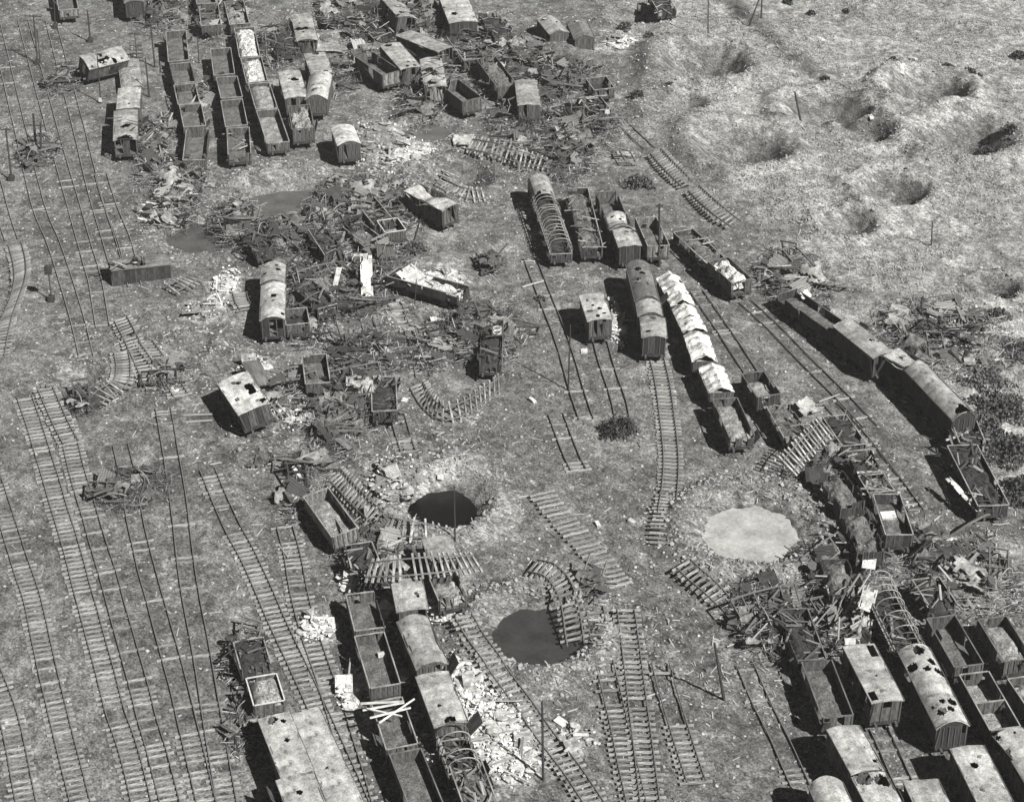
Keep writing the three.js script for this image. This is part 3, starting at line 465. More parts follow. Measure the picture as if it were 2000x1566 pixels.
// ------------------------------------------------------------------ tracks still lying in the yard
R = rng(11);
track('sleepered track cut off by the lowest corner beside the westmost siding', [[-34, 1270], [15, 1400], [50, 1570], [60, 1620]], { miss: 0.04 });
track('long straight track with regular pale sleepers, outermost in the lower yard', [[-30, 890], [18, 1035], [42, 1112], [60, 1166], [100, 1345], [150, 1545], [168, 1620]], { miss: 0.05, sleepers: [[0, 0.35, 0.5], [0.35, 1]] });
track('second track in from the open edge, pale sleepers showing in patches', [[46, 775], [72, 850], [84, 890], [116, 997], [137, 1067], [171, 1192], [202, 1305], [225, 1395], [248, 1462], [288, 1620]], { miss: 0.07 });
track('switch track with closely crowded sleepers running down from the torn junction', [[104, 755], [132, 850], [152, 930], [170, 990], [190, 1060], [212, 1130], [235, 1215], [262, 1310], [285, 1400], [300, 1450], [343, 1620]], { sleepers: [[0, 0.3, 0.1], [0.3, 0.75, 0.72], [0.75, 1, 0.3]] });
track('half buried track running below the dark patch of burnt brush', [[235, 870], [250, 940], [268, 1040], [290, 1130], [318, 1230], [345, 1330], [372, 1440], [414, 1620]], { sleepers: [[0, 0.8, 0.8], [0.8, 1, 0.25]] });
track('half buried siding between the brush patch and the pale roofed vans', [[318, 800], [345, 960], [368, 1143], [390, 1260], [410, 1380], [430, 1500], [452, 1620]], { sleepers: [[0, 0.75, 0.82], [0.75, 1, 0.3]] });
track('clear sleepered track leading down to the long pale roofed van', [[404, 918], [450, 1025], [482, 1085], [512, 1150], [540, 1215], [575, 1290], [612, 1370], [680, 1520], [722, 1620]], { miss: 0.03, sleepers: [[0, 0.22, 0.6], [0.22, 1, 0.03]] });
track('dusty track between the pale roofed van and the open wagon row', [[556, 1030], [570, 1085], [588, 1180], [612, 1262], [640, 1345], [672, 1450], [716, 1600]], { sleepers: [[0, 0.3, 0.35], [0.3, 0.6, 0.15], [0.6, 1, 0.5]] });
for (const [k, p] of [[0, [[-70, 90], [-38, 240], [4, 415], [22, 470]]], [1, [[-12, 40], [38, 250], [78, 415], [103, 474], [127, 546], [155, 642], [168, 700]]], [2, [[44, 40], [100, 250], [148, 420], [168, 490], [187, 560], [200, 640]]], [3, [[98, 40], [150, 240], [190, 400], [215, 480], [232, 540]]], [4, [[196, 340], [214, 400], [245, 480], [262, 560]]]])
  track(['rusty rail pair running off past the tall signal mast, nearest the edge', 'rail pair in dust passing the small signal with its square head', 'rail pair in dust pointing at the overturned van shell', 'rail pair in dust passing the van thrown across the tracks', 'short rail pair in dust below the burnt engine shell'][k], p, { sleepers: [[0, 1, 0.93]], railMat: M.railDust, rise: 0.09 });
track('curving track leading from the small-roofed van down past the pale pool', [[1280, 690], [1292, 740], [1300, 790], [1307, 850], [1311, 905], [1308, 955], [1300, 1015], [1293, 1075]], { miss: 0.06, railTo: [1, 0.86], rise: 0.16 });
track('faint rails in dirt beside the single standing van', [[1035, 505], [1060, 570], [1088, 640], [1105, 690], [1125, 760], [1145, 820]], { sleepers: [[0, 1, 0.92]] });
track('faint rails running below the single standing van', [[1172, 668], [1190, 730], [1210, 790], [1218, 850]], { sleepers: [[0, 1, 0.85]] });
track('rails between the white covered train and the next wagon line', [[1360, 570], [1395, 620], [1430, 672], [1466, 728]], { sleepers: [[0, 1, 0.8]] });
track('rails beyond the white covered train leading from the dark end wagon', [[1455, 590], [1510, 640], [1568, 700], [1640, 772], [1700, 835]], { sleepers: [[0, 1, 0.8]] });
track('buried track in the open strip beside the long grounded train', [[1622, 790], [1680, 855], [1735, 925], [1790, 1000]], { sleepers: [[0, 1, 0.75]], every: 0.9 });
track('sleepered track slanting down past the spilled white cargo', [[905, 1226], [935, 1272], [965, 1315], [1010, 1365], [1062, 1440], [1120, 1515], [1182, 1610]], { miss: 0.04, rise: 0.36 });
track('ladder like track at the picture foot, overlapped by its neighbour', [[1180, 1302], [1192, 1345], [1205, 1400], [1222, 1480], [1240, 1560], [1252, 1620]], { miss: 0.05, rise: 0.26 });
track('track with bold shadowed sleepers running up to the grey pool', [[1222, 1205], [1230, 1260], [1238, 1320], [1248, 1400], [1258, 1480], [1268, 1560], [1275, 1620]], { miss: 0.04, rise: 0.34 });
track('short track ending in a cluster of pale sleepers near the foot', [[1290, 1300], [1306, 1360], [1330, 1440], [1360, 1532]], { sleepers: [[0, 0.55, 0.85], [0.55, 1, 0.02]], rise: 0.28 });
track('broken rails stranded below the leaning bare pole', [[1455, 1300], [1490, 1380], [1525, 1450], [1560, 1530], [1590, 1600]], { sleepers: [[0, 1, 0.85]] });
track('empty rails between the flat roofed van and the holed round roof', [[1716, 1424], [1738, 1470], [1760, 1520], [1800, 1600]], { sleepers: [[0, 1, 0.6]] });
track('faint rails among dirt north of the black pool', [[1085, 810], [1100, 850], [1118, 895], [1130, 920]], { sleepers: [[0, 1, 0.8]] });
track('short piece of rails and few sleepers above the black pool mound', [[775, 810], [785, 845], [797, 885]], { sleepers: [[0, 1, 0.45]] });
track('sleepered track climbing past the splintered open wagon', [[640, 625], [652, 660], [664, 702]], { miss: 0.03, rise: 0.12 });
track('rails running down into the standing fence of torn track', [[768, 594], [785, 625], [806, 655], [818, 695], [826, 738]], { miss: 0.1, rise: 0.12 });
track('rail pair among dirt left of the standing torn track', [[715, 620], [728, 660], [745, 700], [760, 725]], { sleepers: [[0, 1, 0.85]] });
track('rails slanting down from the white sided wreck frame', [[1200, 228], [1222, 250], [1248, 274], [1268, 292]], { sleepers: [[0, 1, 0.7]] });

// ------------------------------------------------------------------ lengths of track thrown up by the bombs
track('row of bare sleepers without rails on the slope toward the pool', [[1060, 965, 0.3], [1090, 1005, 0.25], [1130, 1050, 0.22], [1170, 1095, 0.2], [1215, 1150, 0.12]], { torn: 1, rails: false, miss: 0.02, every: 0.72 });
track('torn track curling down into the dark grey pool', [[1042, 1108, 0.6, 20], [1078, 1118, 1.3, 24], [1104, 1152, 1.3, 24], [1118, 1200, 0.9, 22], [1126, 1262, 0.1, 14]], { torn: 1, span: 1, wave: 0.1 });
track('short broken track with four sleepers beside the grey pool', [[1158, 1170, 0.7, 8], [1166, 1210, 0.4, 4], [1172, 1262, 0.1, 0]], { torn: 1, span: 1, every: 0.9 });
track('dark torn track sloping below the pale pool', [[1336, 1106, 0.9, 14], [1362, 1128, 0.9, 18], [1390, 1152, 0.7, 14], [1412, 1176, 0.3, 6]], { torn: 1 });
track('track standing on edge like a curved picket fence', [[815, 755, 0.2, 15], [838, 788, 0.6, 50], [868, 806, 1.0, 80], [905, 795, 1.15, 86], [942, 770, 1.2, 88], [978, 744, 1.2, 88]], { torn: 1, every: 0.8 });
track('long torn track with up-tilted sleepers beside the tipped open wagon', [[652, 925, 0.6, 24], [682, 955, 1.1, 44], [714, 990, 1.2, 48], [742, 1018, 1.1, 36], [768, 1038, 0.9, 20]], { torn: 1, miss: 0.02 });
track('torn track lifted at the lip of the black pool', [[742, 1022, 1.2, 34], [775, 1030, 1.4, 40], [815, 1036, 1.2, 36], [858, 1044, 0.5, 14], [892, 1050, 0.1, 0]], { torn: 1, span: 1 });
track('torn track flung straight across the wagon roofs', [[722, 1116, 3.4, 22], [765, 1112, 4.1, 30], [808, 1108, 4.3, 34], [862, 1104, 4.0, 28], [930, 1100, 3.0, 10]], { torn: 1, span: 1, every: 0.6 });
track('pale torn track arched over the wreckage below the light van', [[920, 292, 1.0, 36], [955, 298, 1.4, 44], [998, 304, 1.5, 44], [1040, 314, 1.0, 30], [1078, 326, 0.3, 8]], { torn: 1, every: 0.62 });
track('torn track lying curved on the crater slope by the torn roofed van', [[868, 362, 0.6, 20], [890, 374, 0.7, 26], [915, 380, 0.7, 26], [946, 382, 0.4, 14]], { torn: 1, span: 1, every: 0.62 });
track('short ladder of sleepers poking from the rubble bank', [[862, 338, 0.7, 10], [880, 322, 0.8, 12]], { torn: 1, every: 0.8 });
track('pale splintered track on the rubble above the burnt frames', [[636, 394, 0.5, 10], [662, 378, 0.8, 15], [694, 360, 0.5, 8]], { torn: 1, every: 0.7 });
track('torn track stepping down the grassy bank, upper of two', [[1282, 298, 0.8, 18], [1305, 323, 1.0, 24], [1330, 348, 0.9, 24], [1342, 362, 0.6, 14]], { torn: 1 });
track('torn track stepping down the grassy bank, lower of two', [[1356, 370, 0.8, 18], [1382, 394, 1.1, 24], [1412, 420, 1.0, 22], [1438, 440, 0.5, 12]], { torn: 1 });
track('torn track bowed upward against the edge of the yard', [[28, 478, 0.1, 0], [38, 512, 0.5, 12], [40, 548, 0.9, 24], [30, 585, 0.8, 30], [14, 625, 0.5, 24], [2, 665, 0.2, 10], [-6, 700, 0.05, 0]], { torn: 1, every: 0.6 });
track('sleepers thrown askew at the middle of the torn junction', [[236, 625, 0.5, 10], [252, 655, 0.5, 14], [268, 690, 0.35, 8], [285, 730, 0.2, 0], [300, 765, 0.1, 0]], { torn: 1, miss: 0.1 });
track('torn track fanning out beside the skewed junction sleepers', [[282, 668, 0.45, -10], [305, 700, 0.4, -8], [328, 735, 0.25, -4], [352, 775, 0.05, 0]], { torn: 1, miss: 0.08 });
track('buckled track bent sideways below the skewed junction', [[180, 790, 0.2, 6], [205, 768, 0.5, 14], [232, 752, 0.6, 10], [240, 720, 0.4, 4], [236, 690, 0.2, 0]], { torn: 1, miss: 0.1 });
track('broken crossing timbers above the switch track', [[88, 762, 0.25, 0], [105, 800, 0.25, 0], [122, 838, 0.2, 0], [138, 868, 0.1, 0]], { torn: 1, every: 0.62, miss: 0.06 });
track('grid of track standing over the smashed wagons, seen flat on', [[1538, 912, 2.0, 40], [1556, 888, 2.4, 46], [1582, 862, 2.8, 46], [1612, 834, 3.0, 42]], { torn: 1, span: 1, every: 0.55, miss: 0 });
track('short torn track leaning against the white roofed tipped van', [[520, 812, 0.6, 10], [552, 798, 0.7, 12]], { torn: 1, every: 0.6 });
track('pale sleepers heaped between the tipped van and the open wagon', [[535, 752, 0.8, 10], [562, 740, 0.7, 8], [578, 762, 0.5, 4]], { torn: 1, every: 0.6 });
track('little ladder of track beside the round roofed grey van', [[468, 575, 0.5, 0], [474, 600, 0.4, 6], [482, 618, 0.2, 0]], { torn: 1, every: 0.65 });
track('short torn track sticking up near the overturned van shell', [[336, 566, 0.6, 12], [356, 556, 0.6, 10], [376, 545, 0.4, 4]], { torn: 1, every: 0.7 });
track('curved torn track hanging over the bank near the burnt bush', [[1230, 318, 0.6, 16], [1215, 296, 0.8, 12], [1196, 300, 0.5, 6]], { torn: 1, miss: 0.5 });

// ------------------------------------------------------------------ wagons, far part of the yard
const OW = 'open_wagon', BV = 'box_van', WF = 'burnt_wagon', RW = 'rubble_wagon', CW = 'covered_wagon', WW = 'wrecked_wagon';
wagon('open', OW, 'open wagon with arched end cut by the upper edge near the tall mast', [133, 17], [124, -28], { endMats: M.wallPale });
wagon('box', BV, 'dark van with a pale bar on its end at the upper edge', [263, 0], [257, -46], { roof: M.roofDark, mats: M.burnt });
wagon('box', BV, 'van thrown across the tracks, white patches on its torn side', [232, 100], [160, 118], { roof: M.roofMid, torn: 0.33, roll: 24, mats: [M.roofWhite, ...M.wall], dmg: 0.2, shift: 0.6 });
wagon('flat', 'flat_wagon', 'flat wagon under a pale dusty sheet behind the burnt engine shell', [256, 166], [250, 112], { load: M.bedPale, loadH: 0.5, top: 1.6 });
wagon('box', BV, 'pale roofed van in the middle of the burnt engine line', [250, 206], [253, 170], { roof: M.roofPale, arch: 0.12 });
wagon('box', BV, 'van with a gaping burnt end standing at the head of its line', [244, 268], [243, 214], { roof: M.roofPale, arch: 0.15, holes: [[0.1, 0.1, 0.4], [-0.3, 0.2, 0.3], [0, 0.98, 0.8]], dn: 0.7, mats: M.burnt, strew: 3 });
for (const [k, n, f] of [[0, [349, 117], [344, 61]], [1, [360, 160], [352, 124]], [2, [368, 200], [361, 165]], [3, [379, 246], [370, 204]], [4, [380, 311], [384, 254]]])
  wagon('open', OW, ['rearmost empty open wagon of the westmost open row', 'second empty open wagon from the back of the westmost open row', 'middle empty open wagon of the westmost open row', 'empty open wagon next to last in the westmost open row', 'longest empty open wagon heading the westmost open row'][k], n, f, { load: M.bed, dn: k === 2 ? 0.4 : 0 });
for (const [k, n, f] of [[0, [413, 47], [407, 12]], [1, [439, 144], [430, 95]], [2, [451, 190], [442, 150]], [3, [462, 245], [453, 195]], [4, [468, 300], [464, 251]]])
  wagon('open', OW, ['splintered open wagon at the back of the second open row', 'empty open wagon behind the gap of smashed timbers in the second row', 'middle open wagon of the second open row', 'open wagon next to last in the second open row', 'broken fronted open wagon heading the second open row'][k], n, f, { load: M.bed, dmg: k === 0 ? 0.4 : 0, dn: k === 4 ? 0.8 : 0, strew: k === 4 || k === 0 ? 8 : 0 });
for (const [k, n, f] of [[0, [488, 108], [476, 55]], [1, [503, 158], [490, 113]], [2, [519, 211], [505, 163]]])
  wagon('open', RW, ['open wagon heaped with pale rubble at the back of the third row', 'middle of the three open wagons heaped with pale rubble', 'open wagon heaped with pale dust coupled behind the empty leader'][k], n, f, { load: k === 2 ? M.bedPale : M.bedWhite, loadH: 1.15, rough: k === 2 ? 0.25 : 0.6 });
wagon('open', OW, 'empty open wagon with bright rims leading the rubble filled row', [541, 276], [523, 216], { load: M.bedPale });
wagon('wreck', WW, 'collapsed wagon of dark timbers beside the rubble filled row', [560, 100], [548, 48], { loadH: 0.8, planks: 26, pm: M.plankDark });
wagon('box', BV, 'flat roofed pale van behind the one full of rubble', [579, 186], [564, 137], { roof: M.roofPale, arch: 0.18, holes: [[0.3, -0.3, 0.45], [0.4, 0.1, 0.18]], torn: 0.2 });
wagon('open', RW, 'roofless van full of pale debris in front of the flat roofed van', [593, 250], [584, 206], { top: 3.0, load: M.bedPale, loadH: 1.6, rough: 0.7, rim: M.rimDark });
wagon('box', BV, 'flat pale roofed van with two round holes at its end', [628, 138], [614, 102], { roof: M.roofPale, arch: 0.1, holes: [[-0.45, 0.92, 0.25], [0.3, 0.85, 0.35], [0.1, -0.9, 0.4]] });
wagon('box', BV, 'round roofed pale van with small bullet holes in the far yard', [618, 190], [628, 145], { roof: M.roofPale, arch: 0.75, holes: [[0.05, 0.1, 0.16], [-0.5, 0.1, 0.22], [-0.3, 0.6, 0.2]] });
wagon('box', BV, 'small round roofed van with a bright top beside the white spill', [682, 278], [669, 247], { roof: M.roofWhite, arch: 0.5 });
wagon('open', OW, 'big open wagon slewed round with its dark inside facing out', [764, 141], [712, 106], { top: 2.9, load: M.bed, rim: M.rimDark, endMats: M.wallPale });
wagon('box', BV, 'pale roofed van lying diagonally among the far wreckage', [801, 128], [762, 84], { roof: M.roofPale, arch: 0.15, holes: [[-0.3, -0.85, 0.45], [0.2, 0.55, 0.2], [-0.2, 0.85, 0.25], [0.5, 0.85, 0.25]] });
wagon('box', BV, 'crushed van with slatted torn roof among the far wreckage', [852, 166], [842, 112], { roof: M.roofPale, arch: 0.25, torn: 0.42, dmg: 0.5, strew: 14, mats: M.wallPale });
wagon('open', OW, 'dark open wagon slewed round below the slatted torn van', [921, 192], [878, 160], { top: 2.9, load: M.bed, rim: M.rimDark });
wagon('box', BV, 'flat brown roofed van lying behind the diagonal pale roof', [868, 92], [790, 62], { roof: M.roofMid, arch: 0.1, dmg: 0.3 });
wagon('wreck', WW, 'shattered frame of a wagon right of the slatted torn van', [925, 118], [892, 76], { planks: 24 });
wagon('box', BV, 'large pale roofed van with a black underside at the upper edge', [906, 40], [884, -12], { roof: M.roofPale, arch: 0.2, W: 4.2, mats: M.burnt, torn: 0.25 });
wagon('open', OW, 'grey filled wagon beside the deep black gap in the far wreckage', [990, 168], [950, 112], { top: 2.6, load: M.bed, loadH: 1.2, rim: M.rimDark });
wagon('box', BV, 'short flat roofed van standing apart at the edge of the far wreckage', [1035, 202], [1027, 158], { roof: M.roofMid, arch: 0.15 });
wagon('wreck', WW, 'upright frame of a wagon with white side boards', [1170, 214], [1152, 190], { mats: [M.roofWhite, ...M.wallPale], dmg: 0.3, planks: 14 });
wagon('open', OW, 'small dark open box wagon beyond the white sided frame', [1180, 172], [1166, 152], { load: M.coal });
wagon('box', BV, 'buried van showing a tent shaped brown roof near the upper edge', [1092, 66], [1068, 38], { roof: M.roofMid, gable: true, arch: 0.6, dy: -1.3 });
wagon('box', BV, 'second buried van with a dark ridge roof near the upper edge', [1142, 74], [1126, 42], { roof: M.roofDark, gable: true, arch: 0.6, dy: -1.3 });
wagon('wreck', WW, 'blown wagon with a pale window frame at the upper edge', [1302, 22], [1284, -8], { mats: [M.rim, ...M.burnt], dmg: 0.3 });
wagon('wreck', WW, 'dark burnt wagon under the white sided frame', [1118, 238], [1080, 206], { planks: 10, dmg: 0.5 });

wagon('wreck', WW, 'crushed wagon under the broken roofing of the upper heap', [748, 72], [716, 40], { planks: 22, dmg: 0.5, roll: 12 });
wagon('box', BV, 'grey van shell jammed behind the crushed wagon', [792, 34], [760, -4], { roof: M.roofMid, arch: 0.3, torn: 0.4, dmg: 0.4, roll: -10 });
wagon('wreck', WW, 'burst wagon right of the black underside van', [985, 70], [952, 26], { planks: 24, dmg: 0.5 });
wagon('open', OW, 'half buried open wagon on the wreckage shoulder', [1030, 108], [1000, 66], { load: M.bedPale, loadH: 0.9, rough: 0.7, rim: M.rimDark, dmg: 0.3, dy: -0.6 });
wagon('wreck', WW, 'rusted frame wagon among overgrown wreckage', [1090, 150], [1050, 112], { planks: 22, dmg: 0.55 });
wagon('box', BV, 'squashed van roof behind the two round holes van', [600, 78], [588, 32], { roof: M.roofMid, torn: 0.36, dmg: 0.5, dy: -1.0 });
wagon('open', OW, 'open wagon at the back of the third row, cut by the edge', [468, 46], [456, 2], { load: M.bedPale, loadH: 0.6 });
wagon('open', OW, 'open wagon at the back of the second row, cut by the edge', [402, 6], [392, -36], { load: M.bed });
// ------------------------------------------------------------------ wagons, middle of the yard
wagon('wreck', WW, 'blackened frame wagon left of the diagonal low wagon', [520, 492], [486, 452], { planks: 22, dmg: 0.5, pm: M.plankDark, roll: 8 });
wagon('wreck', WW, 'blackened axle frame above the small white board', [652, 500], [620, 450], { planks: 22, dmg: 0.6, pm: M.plankDark, roll: -8 });
wagon('wreck', WW, 'charred frame between the hatch hole van and white board', [640, 600], [588, 556], { planks: 20, dmg: 0.5, pm: M.plankDark });
wagon('wreck', WW, 'long broken flat wagon below the far crater ladder', [752, 440], [712, 392], { planks: 18, dmg: 0.4, pm: M.plankDark });
wagon('wreck', WW, 'burst van end linking the bank van to the gutted wagon', [1900, 868], [1882, 826], { planks: 16, dmg: 0.4 });
wagon('box', BV, 'tall van with a torn pale roof standing alone by the far crater', [880, 400], [806, 364], { roof: M.roofPale, arch: 0.3, dip: 0.9, dipAt: -1.2, holes: [[0.8, 0.1, 0.5]] });
wagon('box', BV, 'round roofed grey van behind the one with the square hole', [532, 549], [533, 515], { roof: M.roofMid, arch: 0.5, holes: [[-0.7, 0.1, 0.22], [0.4, -0.2, 0.25]] });
wagon('box', BV, 'round roofed pale van with a square hatch hole in its roof', [532, 620], [534, 553], { roof: M.roofPale, arch: 0.45, holes: [[0.05, -0.2, 0.34, 0.42], [-0.6, 0.05, 0.16], [0.85, 0.75, 0.16, 0.4], [0, 0.1, 0.14]], mats: M.burnt });
wagon('open', OW, 'stub of a wagon end beside the hatch hole van', [582, 633], [576, 602], { load: M.coal });
wagon('low', OW, 'empty low wagon body lying diagonally above the hatch hole van', [600, 478], [532, 424], { load: M.bed, dl: 0.4, dr: 0.1, df: 0.8, dn: 0.7, rim: M.rimDark, mats: M.burnt, dy: -0.5, noUnder: 1 });
wagon('low', OW, 'dull wagon body among broken strips right of the burnt axles', [728, 470], [686, 438], { load: M.bed, dmg: 0.4, mats: M.burnt, dy: -0.4 });
wagon('open', OW, 'small pale rimmed wagon end right of the broken strips', [772, 452], [756, 428], { load: M.bedPale, rim: M.white });
wagon('wreck', WW, 'long burnt wagon lying crosswise under a white dusted edge', [905, 570], [768, 530], { mats: M.burnt, dmg: 0.25, load: M.bedWhite, loadH: 0.7, planks: 8, top: 2.2 });
wagon('open', OW, 'grey filled open wagon near the white roofed tipped van', [620, 748], [613, 692], { load: M.bed, loadH: 0.4 });
wagon('box', BV, 'tipped van with a white roof and two black openings', [504, 796], [464, 734], { roof: M.roofWhite, arch: 0.1, roll: 12, W: 3.3, shift: 0.3, mats: [M.burnt[0], M.burnt[1], M.wall[0], M.wall[1]], holes: [[0.55, -0.05, 0.42, 1.0], [-0.55, 0.25, 0.22, 0.3], [0.1, -0.55, 0.25], [0.75, 0.75, 0.3]] });
slab('dark_panel', 'dark panelled wall flung behind the white roofed tipped van', 'panel', 500, 728, 2.0, 3.6, 1.7, 26, 20, -6, M.wall[2], { buckle: 0.08, thick: 0.12 });
wagon('wreck', WW, 'burnt skeleton wagon in the splintered timber pile', [752, 806], [750, 738], { planks: 30, pm: M.plankDark, rim: M.rim });
{ const e = wagon('wreck', WW, 'burnt engine chassis with a pale double ringed hatch', [958, 715], [962, 625], { planks: 14, pm: M.plankDark, rim: M.rimDark, cat: 'engine', W: 2.5 }); const ring = new THREE.TorusGeometry(0.42, 0.07, 6, 18); for (const z of [-2.6, -1.7]) part('hatch_ring', ring, M.white, e, [0.55, 2.3, z], null, [Math.PI / 2, 0, 0]); part('hatch_plate', BOX, M.rimDark, e, [0.55, 2.24, -2.15], [1.1, 0.06, 2.0]); part('boiler_stub', CYL, M.iron, e, [0.55, 1.75, -2.15], [0.4, 1.0, 0.4]); }
wagon('box', BV, 'overturned van shell lying crosswise on the dusty rails', [326, 500], [212, 516], { roof: M.roofDark, arch: 0.2, dy: -1.25, noUnder: 1, noFloor: 1, mats: M.burnt, df: 0.9, dn: 0.6, dl: 0.2, torn: 0.36, pitch: 2, strew: 5 });
wagon('hoop', WF, 'burnt van with bare roof hoops in the middle yard', [1097, 476], [1050, 340], { skin: 0.3 });
wagon('wreck', WW, 'burnt wagon with a buckled sheet beside the bare hoops', [1156, 486], [1128, 372], { load: M.bed, planks: 20, dmg: 0.5 });
wagon('open', OW, 'deep open wagon behind the torn roofed van of the middle row', [1208, 432], [1186, 374], { top: 3.0, load: M.bed, loadH: 0.5, rim: M.rimDark });
wagon('box', BV, 'van with its roof caved in behind the dark sided van', [1214, 440], [1203, 416], { roof: M.roofPale, arch: 0.5, dip: 0.5, dipAt: 0.4 });
wagon('box', BV, 'dark sided van with a bright flat roof in the middle row', [1231, 477], [1219, 444], { roof: M.roofPale, arch: 0.15, mats: M.burnt });
wagon('open', OW, 'short open wagon with pale end boards beside the tall bare pole', [1285, 480], [1262, 424], { top: 2.7, load: M.bed, mats: M.wallPale, loadH: 0.3 });
wagon('box', BV, 'round dark roofed van peppered with holes', [1264, 583], [1246, 514], { roof: M.roofDark, arch: 0.7, holes: [[-0.2, -0.5, 0.32], [0.1, -0.25, 0.3], [-0.4, 0.05, 0.22], [0.3, 0.3, 0.18]] });
wagon('box', BV, 'short round roofed van between the dark roof and the last van', [1271, 612], [1267, 588], { roof: M.roofMid, arch: 0.5 });
wagon('box', BV, 'last van of its row with a small chimney hole in its roof', [1278, 655], [1273, 617], { roof: M.roofPale, arch: 0.25, holes: [[-0.5, 0.5, 0.25]], mats: M.burnt });
wagon('box', BV, 'single standing van with a speckled roof and panelled end', [1174, 621], [1156, 572], { roof: M.roofPale, arch: 0.18, holes: [[0.25, 0.2, 0.2], [-0.2, -0.1, 0.15], [0.5, 0.55, 0.18], [-0.1, 0.75, 0.2], [-0.5, -0.5, 0.15]] });
wagon('tarp', CW, 'short ripped white covered wagon at the back of the white train', [1333, 583], [1306, 530], { rips: 0.32 });
wagon('tarp', CW, 'second white covered wagon of the white train', [1358, 636], [1335, 589]);
wagon('tarp', CW, 'brightest white covered wagon of the white train', [1377, 692], [1359, 641]);
wagon('tarp', CW, 'front white covered wagon of the white train', [1409, 752], [1388, 703]);
wagon('open', OW, 'dusty open wagon coupled ahead of the white train', [1450, 852], [1415, 778], { load: M.bedPale, loadH: 0.5, rim: M.rimDark, dn: 0.5 });
wagon('wreck', WW, 'burnt open wagon behind the dark panelled end wagon', [1400, 512], [1336, 450], { planks: 16, dmg: 0.35, load: M.bed });
wagon('open', OW, 'rubble topped wagon with a dark panelled end', [1450, 548], [1404, 506], { top: 2.7, load: M.bedWhite, loadH: 1.5, rough: 0.7, rim: M.rimDark });
wagon('open', OW, 'short open wagon with a black inner side before the smashed wagons', [1504, 772], [1473, 727], { top: 2.6, load: M.bedPale, rim: M.rimDark, mats: M.burnt, loadH: 0.5 });
wagon('wreck', WW, 'smashed wagon with a buckled grey side under the standing grid', [1556, 850], [1520, 790], { load: M.bed, planks: 12, dmg: 0.4, mats: M.wallPale });
wagon('wreck', WW, 'charred wagon behind the standing grid of track', [1668, 870], [1630, 812], { planks: 10, dmg: 0.4, pm: M.plankDark });
wagon('wreck', WW, 'wagon of pale crossed boards following the charred wagon', [1702, 926], [1676, 884], { planks: 18, dmg: 0.4 });
wagon('wreck', WW, 'wagon with one bright white beam across it', [1722, 962], [1702, 928], { planks: 12, dmg: 0.5, load: M.bed });
wagon('open', OW, 'open wagon carrying a bright white crate, its end wall dark', [1756, 1043], [1732, 965], { top: 2.5, load: M.bed, loadH: 0.4, mats: M.burnt, rim: M.rim });
wagon('open', WW, 'grey dusted flat wreck beside the pale pool', [1664, 985], [1622, 926], { top: 2.7, load: M.bed, loadH: 1.1, rough: 0.6, dmg: 0.2, rim: 0, mats: M.burnt, strew: 6 });
wagon('open', WW, 'ribbed wreck of a wagon below the grey dusted flat wreck', [1702, 1078], [1668, 992], { top: 2.6, load: M.bed, loadH: 0.9, rough: 0.8, dmg: 0.25, rim: 0, mats: M.burnt, strew: 14 });
wagon('open', WW, 'charred wagon end sunk beside the leaning laths', [1652, 1160], [1628, 1092], { top: 2.2, load: M.bed, loadH: 0.7, rough: 0.8, dmg: 0.35, rim: 0, mats: M.burnt, strew: 8 });
wagon('open', OW, 'dark open wagon heading the long grounded train on the bank', [1640, 642], [1540, 568], { load: M.bed, loadH: 0.4, rim: M.rimDark, mats: M.burnt });
wagon('box', BV, 'earth covered van roof in the long grounded train', [1728, 690], [1648, 628], { roof: M.roofMid, arch: 0.3, mats: M.burnt, torn: 0.22 });
wagon('box', BV, 'short van with a flat bright roof corner in the long grounded train', [1800, 716], [1742, 684], { roof: M.roofPale, arch: 0.2, mats: M.burnt, dip: 0.4 });
wagon('box', BV, 'long round roofed van with black holes at its end on the bank', [1884, 812], [1792, 716], { roof: M.roofPale, arch: 0.8, mats: M.burnt, holes: [[-0.2, 0.9, 0.4], [0.25, 0.92, 0.4], [0.1, 0.75, 0.25]] });
wagon('wreck', WW, 'gutted open wagon full of tangled pale timbers at the train end', [1940, 985], [1880, 868], { top: 2.3, W: 3.1, planks: 34, dmg: 0.25, rim: M.rim, loadH: 0.7 });

// ------------------------------------------------------------------ wagons, near part of the yard
wagon('wreck', WW, 'charred open wagon beside the leaning dark beams', [1584, 1290], [1548, 1192], { planks: 18, dmg: 0.25, rim: M.rimDark });
wagon('hoop', WF, 'burnt van with pale curved roof ribs in the lower corner', [1782, 1252], [1716, 1118], {});
wagon('box', BV, 'round pale roofed van riddled with black holes', [1864, 1412], [1788, 1266], { roof: M.roofPale, arch: 0.65, holes: [[0.1, -0.85, 0.4], [-0.7, -0.5, 0.35], [0.6, -0.55, 0.3], [0, -0.35, 0.25], [0.8, -0.3, 0.35], [-0.1, 0.5, 0.25], [0.55, 0.5, 0.38], [-0.4, 0.72, 0.32], [0.2, 0.7, 0.25], [-0.6, 0.55, 0.22]], mats: M.burnt });
wagon('box', BV, 'flat pale roofed van with two square black openings', [1732, 1366], [1678, 1257], { roof: M.roofPale, arch: 0.1, holes: [[0.7, -0.75, 0.32, 0.75], [-0.72, 0.78, 0.3, 0.6], [0.1, 0.1, 0.12]] });
wagon('open', OW, 'rubble strewn open wagon west of the flat pale roofed van', [1638, 1400], [1596, 1290], { load: M.bed, loadH: 0.3, rim: M.rimDark });
wagon('box', BV, 'rough pale topped van in front of the rubble strewn open wagon', [1694, 1502], [1646, 1418], { roof: M.roofPale, arch: 0.2, torn: 0.28 });
